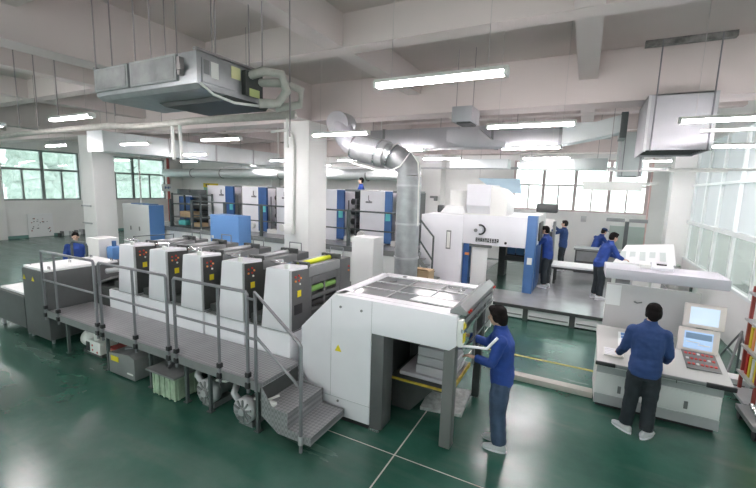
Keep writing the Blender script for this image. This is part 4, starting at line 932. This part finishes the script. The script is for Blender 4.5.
o = MB().box(2.12, 2.5, 7.72, 7.98, .0, .22, bv=.01).build('white_box', 'paper'); tag(o, 'small white box with a dark line on the floor right of the desk', 'box')
MB().box(2.18, 2.44, 7.712, 7.72, .1, .14).build('printed_line', 'mgrey', o)

# ================================================================== CEILING SERVICES
def ac_unit():
    r = thing('ceiling_air_unit', 'big dusty galvanised air handling unit hanging on rods at upper left', 'air conditioner', (-4.2, 3.1, 3.9))
    x0, x1, y0, y1, z0, z1 = -5.07, -3.36, 2.64, 3.5, 3.90, 4.235
    MB().box(x0, x1, y0, y1, z0+.04, z1, bv=.006).build('unit_casing', 'galv', r)
    MB().prism([(y0, z0+.04), (y0+.05, z0), (y1-.05, z0), (y1, z0+.04)], 'x', x0+.02, x1).build('drip_tray', 'galv', r)
    for a, c in ((x0+.03, x0+.66), (x0+.70, x1-.26)):
        p = MB().box(a, c, y0-.03, y0, z0+.08, z1-.01).build('filter_frame', 'galv', r)
        MB().box(a+.03, c-.03, y0-.034, y0-.028, z0+.10, z1-.03).build('filter_mesh', 'dust', p)
    MB().box(x1-.22, x1-.18, y0-.05, y0, z0+.12, z1-.05).box(x1-.20, x1-.14, y0-.07, y0-.03, z0+.16, z1-.12).build('latch', 'rod', r)
    # end face (+X)
    MB().box(x1, x1+.012, y0+.05, y0+.50, z0+.06, z1-.05, bv=.004).build('end_cover', 'galv', r)
    MB().box(x1+.012, x1+.016, y0+.07, y0+.13, z0+.14, z0+.27).build('louvre', 'mgrey', r); MB().box(x1+.012, x1+.016, y0+.15, y0+.24, z0+.12, z0+.27).build('rating_label', 'ivory', r)
    MB().box(x1+.012, x1+.017, y0+.40, y0+.52, z0+.18, z0+.30).build('yellow_notice', mat('pale_yellow', (.72, .70, .38), .6), r)
    MB().box(x1, x1+.06, y0+.55, y0+.80, z0+.05, z1-.04).build('fan_motor', 'dgrey', r)
    MB().box(x1+.06, x1+.07, y0+.60, y0+.74, z0+.04, z0+.12).build('yellow_notice', mat('lime_label', (.62, .68, .28), .6), r)
    MB().prism([(x0+.7, z0-.05), (x1-.05, z0-.05), (x1, z0), (x0+.6, z0)], 'y', y0+.35, y1+.1).build('lower_duct', 'dgrey', r)
    for q in (x1-.02, x0): MB().box(q, q+.05, y0-.02, y1+.05, z1, z1+.02).build('hanger_rail', 'rod', r)
    MB().tube([(x1+.02, y0+.62, z1-.08), (x1+.16, y0+.72, z1-.02), (x1+.28, y0+.86, z1-.03), (x1+.30, y0+.92, z1-.2), (x1+.22, y0+.86, z0+.0), (x1+.1, y0+.7, z0-.02)], .05, 10).build('insulated_pipe', 'insul', r, smooth=True)
    MB().tube([(x1+.02, y0+.75, z1-.12), (x1+.25, y0+.95, z1-.1), (x1+.38, y0+1.08, z1-.16), (x1+.36, y0+1.08, z0+.02), (x1+.15, y0+.9, z0-.04)], .045, 10).build('insulated_pipe', 'insul', r, smooth=True)
    MB().tube([(x1+.02, y0+.02, z0+.04), (x1+.04, y0+.15, z0-.04), (x1+.05, y0+.4, z0-.07), (x1+.08, y0+.75, z0-.04)], .014, 6).build('drain_hose', 'ivory', r)
    for x, y in ((x0+.02, y0), (x0+.02, y1), (x1, y0+.22), (x1, y1), (x0+.25, y1), (x0+.6, y0+.1), (x1-.2, y1), (x0+.9, y1), (-4.35, y0+.2)):
        MB().cyl((x, y, z1), (x, y, 5.45), .008, 6).build('hanging_rod', 'rod', r)
ac_unit()
# rods that hang free around it
for i, (x, y, z, lb) in enumerate(((-3.05, 3.6, 3.55, 'long bare rod hanging to the right of the air unit'), (-6.0, 3.35, 3.9, 'bare rod hanging left of the air unit'), (-9.3, 3.5, 3.9, 'bare rod hanging at far left, first'), (-8.6, 3.5, 3.9, 'bare rod hanging at far left, second'), (-7.9, 3.5, 3.95, 'bare rod hanging at far left, third'))):
    o = MB().cyl((x, y, z), (x, y, 5.45), .009, 6).build('hanging_rod', 'rod'); tag(o, lb, 'rod', 'bare rods below the ceiling')
# insulated pipe run
o = MB().tube([(-16, 5.1, 4.1), (-12.0, 4.9, 4.12), (-8.8, 4.75, 4.10), (-7.9, 4.9, 4.07), (-6.5, 5.0, 4.12), (-4.3, 5.2, 4.14)], .065, 10).build('insulated_pipe', 'insul', smooth=True); tag(o, 'long pale lagged pipe running below the air unit across the left', 'pipe')
for x in (-12, -9, -7.2, -5): MB().cyl((x, 4.85, 4.12), (x, 4.85, 5.45), .006, 5).build('pipe_hanger', 'rod', o)
# hanging strips below AC
for i, (x, y) in enumerate(((-7.05, 4.955), (-6.85, 4.97), (-4.45, 5.18))):
    o = MB().tube([(x, y, 4.16), (x+.01, y, 3.75 if i < 2 else 3.85), (x, y+.02, 3.42 if i < 2 else 3.62)], .03 if i < 2 else .02, 8).build('drain_pipe', 'ivory'); tag(o, ['left one of two short white pipes hanging below the air unit', 'right one of two short white pipes hanging below the air unit', 'single short pipe stub hanging left of the central pillar'][i], 'pipe', 'short pipes hanging from the lagged pipe')
o = MB().tube([(-16.6, 10.1, 2.07), (-16.62, 10.1, 5.0), (-16.62, 10.1, 4.9)], .03, 6).build('cable_riser', 'ivory'); tag(o, 'thin white riser pipe above the white and blue cabinet', 'pipe')
# long left duct
d = MB().box(-14.12, -13.27, 7.0, 14.9, 3.88, 4.5, bv=.01).build('rectangular_duct', 'ductw'); tag(d, 'long rectangular silver duct running away beside the left pillar', 'duct')
for y in (9.2, 11.2, 13.2): MB().box(-14.15, -13.24, y-.03, y+.03, 3.86, 4.52).build('duct_flange', 'lgrey', d)
MB().box(-14.13, -13.26, 6.985, 7.0, 3.87, 4.51).build('duct_end', mat('bright_duct_end', (.86, .90, .92), .4), d)
for y in (7.4, 10, 12.5):
    for x in (-14.1, -13.29): MB().cyl((x, y, 4.5), (x, y, 5.45), .006, 5).build('hanging_rod', 'rod', d)
# far crosswise round duct
d = MB().cyl((-23.6, 16, 3.55), (-6.8, 16, 3.62), .25, 20).build('round_duct', 'ductw', smooth=False); tag(d, 'long greenish round duct along the back wall below the ceiling', 'duct')
for x in (-21, -18.5, -14.2, -11.5, -9): MB().cyl((x, 16, 3.56), (x+.05, 16, 3.56), .27, 20).build('duct_band', 'mgrey', d)
for x in (-22, -17, -12, -8): MB().cyl((x, 16, 3.7), (x, 16, 5.45), .008, 5).build('hanging_rod', 'rod', d)
# D1: long cross duct right of the pillar
d = MB().box(-6.1, -.6, 9.75, 10.35, 4.06, 4.56, bv=.01).build('rectangular_duct', 'duct'); tag(d, 'long grey rectangular duct crossing behind the girder right of centre', 'duct')
for x in (-5.0, -2.1, -.62): MB().box(x-.03, x+.03, 9.73, 10.37, 4.04, 4.58).build('duct_flange', 'mgrey', d)
MB().prism([(-.6, 4.08), (-.6, 4.54), (.05, 4.54), (.50, 4.66), (.50, 4.30), (.05, 4.20)], 'y', 9.8, 10.3).build('flexible_sleeve', 'ductw', d)
MB().box(.50, .62, 9.73, 10.37, 4.18, 4.70).build('duct_flange', 'drail', d)
for x in (-5.5, -3.5, -1.6): MB().cyl((x, 10.05, 4.56), (x, 10.05, 5.45), .008, 5).build('hanging_rod', 'rod', d)
# big boxes (fan coil casings)
def bigbox(label, x0, x1, y0, y1, z0, z1, m):
    r = thing('hanging_fan_box', label, 'ventilation unit', ((x0+x1)/2, (y0+y1)/2, z0), 'hanging fan boxes')
    b = MB(); b.box(x0, x1, y0, y0+.02, z0, z1); b.box(x0, x0+.02, y0, y1, z0-.02, z1); b.box(x1-.02, x1, y0, y1, z0, z1); b.box(x0, x1, y1-.02, y1, z0, z1); b.box(x0, x1, y0, y1, z1-.02, z1); b.build('casing', m, r)
    b = MB()
    for i in range(9): b.box(x0+.05, x1-.05, y0+.08+i*(y1-y0-.1)/9, y0+.1+i*(y1-y0-.1)/9, z0+.02, z0+.10)
    b.build('intake_grille', 'dgrey', r); MB().box(x0+.03, x1-.03, y0+.03, y1-.03, z0+.15, z0+.17).build('coil', 'dust', r)
    for x in (x0, x1-.04): MB().box(x, x+.04, y0-.01, y0+.03, z0-.02, z1).build('corner_angle', 'lgrey', r)
    for x in (x0+.1, x1-.06): MB().cyl((x, y0-.02, z0-.02), (x, y0-.02, 5.4), .010, 6).build('hanging_rod', 'rail', r)
    return r
bigbox('large grey hanging fan box with open underside at upper right', .74, 1.62, 7.72, 9.0, 3.73, 4.585, 'duct')
bigbox('darker second fan box behind the large one', .66, 1.2, 12.0, 13.0, 3.50, 4.6, 'ductg')
o = MB().prism([(.62, 5.36), (1.76, 5.36), (1.76, 5.43), (.62, 5.43)], 'y', 7.82, 7.94, bv=.004).box(.62, 1.76, 7.83, 7.93, 5.43, 5.45).build('ceiling_channel', mat('rusty_channel', (.28, .27, .26), .6, var=.6, vscale=8)); tag(o, 'stained steel channel fixed to the ceiling above the big fan box', 'steel channel')
d = MB().box(-1.9, .46, 12.9, 13.5, 3.70, 4.02, bv=.01).build('rectangular_duct', 'ductg'); tag(d, 'far flat duct in front of the back windows leading to the second fan box', 'duct')
MB().box(-1.1, -.4, 12.88, 12.9, 3.72, 3.98).build('access_plate', 'ductw', d)
for x in (-1.6, .2): MB().cyl((x, 13.2, 4.02), (x, 13.2, 5.45), .008, 5).build('hanging_rod', 'rod', d)
d = MB().box(-4.2, -2.3, 13.2, 13.8, 3.75, 4.05, bv=.01).build('rectangular_duct', 'ductw'); tag(d, 'short pale duct above the white press tower', 'duct')
for x in (-3.9, -2.6): MB().cyl((x, 13.5, 4.05), (x, 13.5, 5.45), .008, 5).build('hanging_rod', 'rod', d)
r = thing('hanging_duct_box', 'small grey rectangular box hanging below the girder near the long lamp', 'duct box', (-1.95, 7.2, 4.2))
MB().box(-2.23, -1.87, 6.95, 7.5, 4.2, 4.46, bv=.01).build('box_casing', 'duct', r); MB().box(-2.15, -1.9, 7.0, 7.4, 4.17, 4.2).build('outlet', 'dgrey', r)
for x in (-2.2, -1.9): MB().cyl((x, 7.1, 4.46), (x, 7.1, 5.45), .006, 5).build('hanging_rod', 'rod', r)
r = thing('duct_elbow', 'angular grey duct piece hanging behind the small box', 'duct', (-1.9, 8.95, 3.9))
MB().prism([(-2.9, 4.1), (-2.5, 3.95), (-1.6, 3.95), (-1.6, 4.05), (-1.9, 4.1), (-2.2, 4.35), (-2.9, 4.35)], 'y', 8.75, 9.2, bv=.01).build('elbow_casing', 'duct', r)
MB().cyl((-2.7, 9.0, 4.35), (-2.7, 9.0, 5.45), .008, 5).build('hanging_rod', 'rod', r)
o = MB().box(-17.0, 2.8, 14.75, 14.81, 3.80, 3.86).box(-4, 2.8, 15.9, 15.96, 3.9, 3.95).build('cable_tray', 'lgrey'); tag(o, 'thin cable tray crossing in front of the back wall', 'cable tray')
for i, (y, z) in enumerate(((11.9, 3.62), (8.95, 3.5), (6.9, 3.9))):
    o = MB().cyl((1.3 if i else .4, y, z), (2.85, y, z), .022, 8).build('conduit', 'ivory'); tag(o, ['thin white conduit reaching the glass wall, farthest', 'thin white conduit reaching the glass wall, middle', 'thin white conduit reaching the glass wall, nearest'][i], 'conduit', 'conduits to the glass wall')
o = MB().box(-5.9, -2.0, 8.75, 8.78, 4.62, 4.66).box(-3, .4, 10.9, 10.94, 4.3, 4.34).build('conduit', 'ductg'); tag(o, 'thin pale conduits under the beams behind the girder', 'conduit')
t = thing('blue_sail_sheet', 'pale blue tilted plastic sheet hanging above the white press', 'plastic sheet', (-2.3, 14.0, 3.0))
MB().quad([(-3.4, 14.0, 3.45), (-2.0, 14.0, 3.45), (-1.95, 14.3, 2.95), (-2.9, 14.3, 3.05)], .01).build('sheet', mat('pale_blue_plastic', (.55, .72, .82), .3), t)
for x in (-3.35, -2.05): MB().cyl((x, 14.0, 3.44), (x, 14.0, 5.45), .006, 5).build('hanging_wire', 'wire', t)
o = MB().tube([(-5.5, 10.55, 5.45), (-5.5, 10.55, 3.7), (-9.5, 10.6, 3.8), (-9.5, 10.6, 5.45)], .02, 6).build('conduit', 'ivory'); tag(o, 'thin conduit left of the round duct elbow', 'conduit')
# pipe on central pillar
o = MB().tube([(-7.3, 7.9, 4.35), (-6.8, 7.93, 4.38), (-6.66, 7.95, 4.25), (-6.62, 7.96, 4.0), (-6.62, 7.96, 1.9)], .035, 8).build('pillar_conduit', 'ivory', smooth=True); tag(o, 'pale conduit bent over the top and running down the central pillar', 'conduit')
o = MB().box(-6.85, -6.6, 7.85, 7.99, 1.75, 2.0, bv=.01).build('socket_box', 'ivory'); tag(o, 'small box low on the central pillar below the conduit', 'junction box')
# left pillar brackets
for z, lb in ((2.0, 'upper thin bracket on the left pillar'), (1.35, 'lower thin bracket on the left pillar')):
    o = MB().box(-16.78, -16.2, 7.93, 8.0, z, z+.05).build('wall_bracket', 'lgrey'); tag(o, lb, 'bracket', 'brackets on the left pillar')

# ================================================================== WALL ITEMS
t = thing('notice_board', 'faded white poster board with dark marks standing at the left wall', 'poster board', (-24.6, 9.7, 0))
MB().box(-24.62, -24.56, 9.2, 10.25, .02, 1.2).build('board', 'paper', t)
rb = random.Random(5)
for i in range(22):
    y = 9.3+rb.random()*.8; z = .15+rb.random()*.8; MB().box(-24.56, -24.55, y, y+.03+rb.random()*.05, z, z+.02+rb.random()*.04).build('printed_mark', rb.choice(['mgrey', 'dgrey', 'lgrey', 'mbrown']), t)
t = thing('stacked_sheets', 'messy dark and white scraps along the foot of the left wall', 'scrap', (-24.4, 11.2, 0)); t['kind'] = 'stuff'
for i in range(14):
    y = 10.4+i*.11; MB().box(-24.55, -24.35, y, y+.1, 0, .12+.15*rb.random()).build('scrap', rb.choice(['dgrey', 'paper', 'mgrey', 'lgrey']), t)
o = MB().box(-23.9, -23.86, 15.9, 16.6, 2.4, 2.85).build('paper_notice', 'paper'); tag(o, 'white paper notice with blue writing hanging beside the left back window', 'notice')
MB().box(-23.86, -23.85, 16.08, 16.16, 2.56, 2.7).box(-23.86, -23.85, 16.2, 16.26, 2.58, 2.68).box(-23.86, -23.85, 16.3, 16.38, 2.56, 2.7).box(-23.86, -23.85, 16.42, 16.46, 2.6, 2.68).build('blue_writing', 'blue', o)
MB().cyl((-23.9, 16.0, 2.85), (-23.9, 16.0, 5.45), .01, 5).cyl((-23.9, 16.5, 2.85), (-23.9, 16.5, 5.45), .01, 5).build('hanging_wire', 'rod', o)
o = MB().cyl((-24.3, 16.65, 0), (-24.3, 16.65, 5.45), .08, 10).build('fire_pipe', mat('fire_red', (.42, .09, .08), .5)); tag(o, 'dull red vertical pipe at the far left corner', 'pipe')
o = MB().cyl((2.1, 17.8, 0), (2.1, 17.8, 4.4), .03, 10).build('sprinkler_pipe', mat('pale_red', (.72, .50, .48), .5)); tag(o, 'pinkish vertical pipe right of the back windows', 'pipe')
t = thing('exit_board', 'yellow and green notice board on the back wall above the press end', 'sign', (-22, 17.9, 2.2))
MB().box(-22.55, -21.2, 17.92, 17.98, 2.72, 2.98).build('yellow_header', mat('sign_yellow', (.78, .60, .03), .5), t); MB().box(-22.5, -21.75, 17.92, 17.98, 1.95, 2.72).build('green_sheet', mat('sign_green', (.20, .45, .30), .5), t)
MB().box(-22.3, -22.2, 17.91, 17.92, 2.78, 2.92).box(-22.12, -22.02, 17.91, 17.92, 2.78, 2.92).build('letter_mark', 'dgrey', t)
t = thing('wall_phone', 'small dark fixture on the pale wall pilaster above the white press', 'wall fixture', (-6.2, 17.2, 2.4))
MB().box(-6.35, -6.0, 17.22, 17.3, 2.62, 2.72).box(-6.15, -6.0, 17.18, 17.3, 2.5, 2.7, bv=.02).build('fixture_body', 'mgrey', t)
o = MB().box(-17.72, -17.62, 7.0, 7.5, 0, .02).build('floor_cover', 'rail'); tag(o, 'narrow metal cover on the floor beside the left pillar', 'floor cover')
# potted plant near glass
t = thing('potted_plant', 'small leafy plant at the foot of the glass wall behind the sheet table', 'plant', (2.5, 14.2, .34))
MB().cyl((2.5, 14.2, .34), (2.5, 14.2, .62), .10, 14, r2=.14).build('pot', 'ivory', t)
b = MB()
for i in range(24):
    a = i*2.4; rr = .1+.16*((i*7) % 10)/10; z = .7+.35*((i*3) % 10)/10
    b.ell((2.5+rr*math.cos(a), 14.2+rr*math.sin(a), z), (.07, .07, .02), 6, Matrix.Rotation(a, 3, 'Z') @ Matrix.Rotation(.6, 3, 'Y'))
b.build('leaves', 'tree', t)
# tables in the next room
for i, (x, y) in enumerate(((4.6, 8.2), (4.6, 10.6), (4.6, 13.2), (4.4, 5.6), (6.8, 9.5))):
    t = thing('work_table', ['table with papers seen through the glass wall, second pane', 'table behind the glass wall near the middle pane', 'farthest table behind the glass wall', 'nearest table behind the glass wall', 'table against the far side of the next room'][i], 'table', (x, y, 0), 'tables in the next room')
    MB().box(x-.6, x+.6, y-.8, y+.8, .74, .78, bv=.005).build('table_top', 'white2', t)
    for sx_ in (-.55, .55):
        for sy_ in (-.75, .75): MB().box(x+sx_-.02, x+sx_+.02, y+sy_-.02, y+sy_+.02, 0, .74).build('leg', 'mgrey', t)
    MB().box(x-.4, x+.1, y-.5, y+.2, .78, .95, bv=.01).build('paper_stack', 'paperg', t)
# trees outside the left windows
for i, (x, y, h) in enumerate(((-33, 8.4, 5.4), (-34, 14.0, 4.6), (-34, 19.6, 5.0), (-34, 25.2, 4.6), (-33, 2.8, 5))):
    t = thing('tree', ['tree outside the leftmost visible window', 'tree outside beside the leftmost window, lower one', 'tree outside behind the left pillar', 'tree outside the window right of the left pillar', 'tree outside beyond the left edge'][i], 'tree', (x, y, -.5), 'trees outside the left windows')
    b = MB(); rt = random.Random(i)
    for q in range(9): b.ell((x+rt.uniform(-1.2, 1.2), y+rt.uniform(-1.35, 1.35), h-1+rt.uniform(-1.6, 1.2)), (1.3, 1.4, 1.1), 12)
    for v in b.bm.verts: v.co += Vector((noise.noise(v.co*1.7), noise.noise(v.co*1.7+Vector((9, 0, 0))), noise.noise(v.co*1.7+Vector((0, 9, 0)))))*.5
    b.build('crown', 'tree', t); MB().cyl((x, y, -.5), (x, y, h-1), .18, 8).build('trunk', 'bark', t)

# ================================================================== WORKERS
person('worker in blue jacket and jeans standing at the delivery end, reaching into it', (-.67, 4.50, 0), 1.62, 1.0,
       dict(chest=(0, .02, 1.30), neck=(0, .05, 1.45), head=(0, .10, 1.585), pitch=-.25, rs=(.17, .04, 1.37), re=(.21, .22, 1.17), rw=(.16, .45, 1.24),
            ls=(-.17, .02, 1.37), le=(-.22, .10, 1.10), lw=(-.10, .30, 1.08), rh=(-.2, 1, .1), lh=(.2, 1, .1), rk=(.09, .03, .49), lk=(-.10, .01, .49), ra=(.10, .0, .09), la=(-.09, -.03, .09), wide=1.22), vox=.010, hair_len=.6)
person('worker seen from behind operating the control desk', (.84, 5.62, 0), -.10, 1.0,
       dict(chest=(0, .05, 1.30), neck=(.0, .06, 1.45), head=(.02, .09, 1.575), pitch=-.3, rs=(.165, .05, 1.36), re=(.225, .10, 1.08), rw=(.22, .32, .93), ls=(-.165, .05, 1.36), le=(-.235, .08, 1.09), lw=(-.29, .33, .91), rh=(0, 1, -.1), lh=(-.1, 1, -.1),
            rk=(.09, .02, .50), lk=(-.10, .02, .50), ra=(.09, .0, .09), la=(-.13, .03, .09), rf=-.5, lf=.9, wide=1.08), jacket='jacket2', trousers='jeansd', vox=.010, hair_len=.25)
person('worker leaning in at the blue end post of the white press', (-.80, 11.9, .345), 1.25, 1.02,
       dict(chest=(0, .05, 1.31), neck=(0, .08, 1.45), head=(0, .12, 1.58), rs=(.17, .06, 1.37), re=(.2, .3, 1.25), rw=(.1, .45, 1.3), ls=(-.17, .05, 1.37), le=(-.22, .24, 1.18), lw=(-.15, .42, 1.2), rh=(0, 1, .2), lh=(0, 1, .2), pitch=-.1, wide=1.1), trousers='jeansd', vox=.013)
person('worker bending over the tilted white sheet table', (.47, 11.35, .345), -1.1, 1.04,
       dict(chest=(0, .14, 1.28), neck=(0, .2, 1.42), head=(0, .27, 1.53), pitch=-.35, rs=(.17, .17, 1.33), re=(.21, .30, 1.10), rw=(.16, .46, 1.03), ls=(-.17, .15, 1.33), le=(-.22, .30, 1.10), lw=(-.14, .50, 1.03), rh=(0, 1, -.1), lh=(0, 1, -.1), wide=1.05), jacket='jacket', trousers='jeansd', vox=.013)
person('worker with a blue cap bending forward behind the counter', (.42, 16.5, 0), -.9, 1.0,
       dict(chest=(0, .2, 1.38), neck=(0, .3, 1.52), head=(0, .38, 1.64), pitch=-.3, rs=(.18, .22, 1.44), ls=(-.18, .2, 1.44), re=(.2, .4, 1.2), rw=(.15, .55, 1.2), le=(-.2, .38, 1.2), lw=(-.15, .55, 1.2)), jacket='jacket', trousers='jeansd', vox=.014, hat='jacket2')
person('worker with raised arms at the far dark console', (-.55, 14.9, .345), 1.35, 1.0,
       dict(rs=(.18, 0, 1.41), re=(.20, .24, 1.38), rw=(.14, .44, 1.55), ls=(-.18, 0, 1.41), le=(-.22, .22, 1.3), lw=(-.16, .42, 1.42), rh=(0, .7, .7), lh=(0, .8, .5)), jacket='jacket2', trousers='jeansd', vox=.014)
person('worker standing behind the dark feeder at far left, facing the camera', (-11.5, 5.25, 0), -2.0, .94,
       dict(pitch=-.05), jacket='jacket', vox=.013)
person('worker partly hidden on top behind the blue doored press', (-7.8, 13.4, 1.6), 2.0, 1.02, dict(), vox=.014)
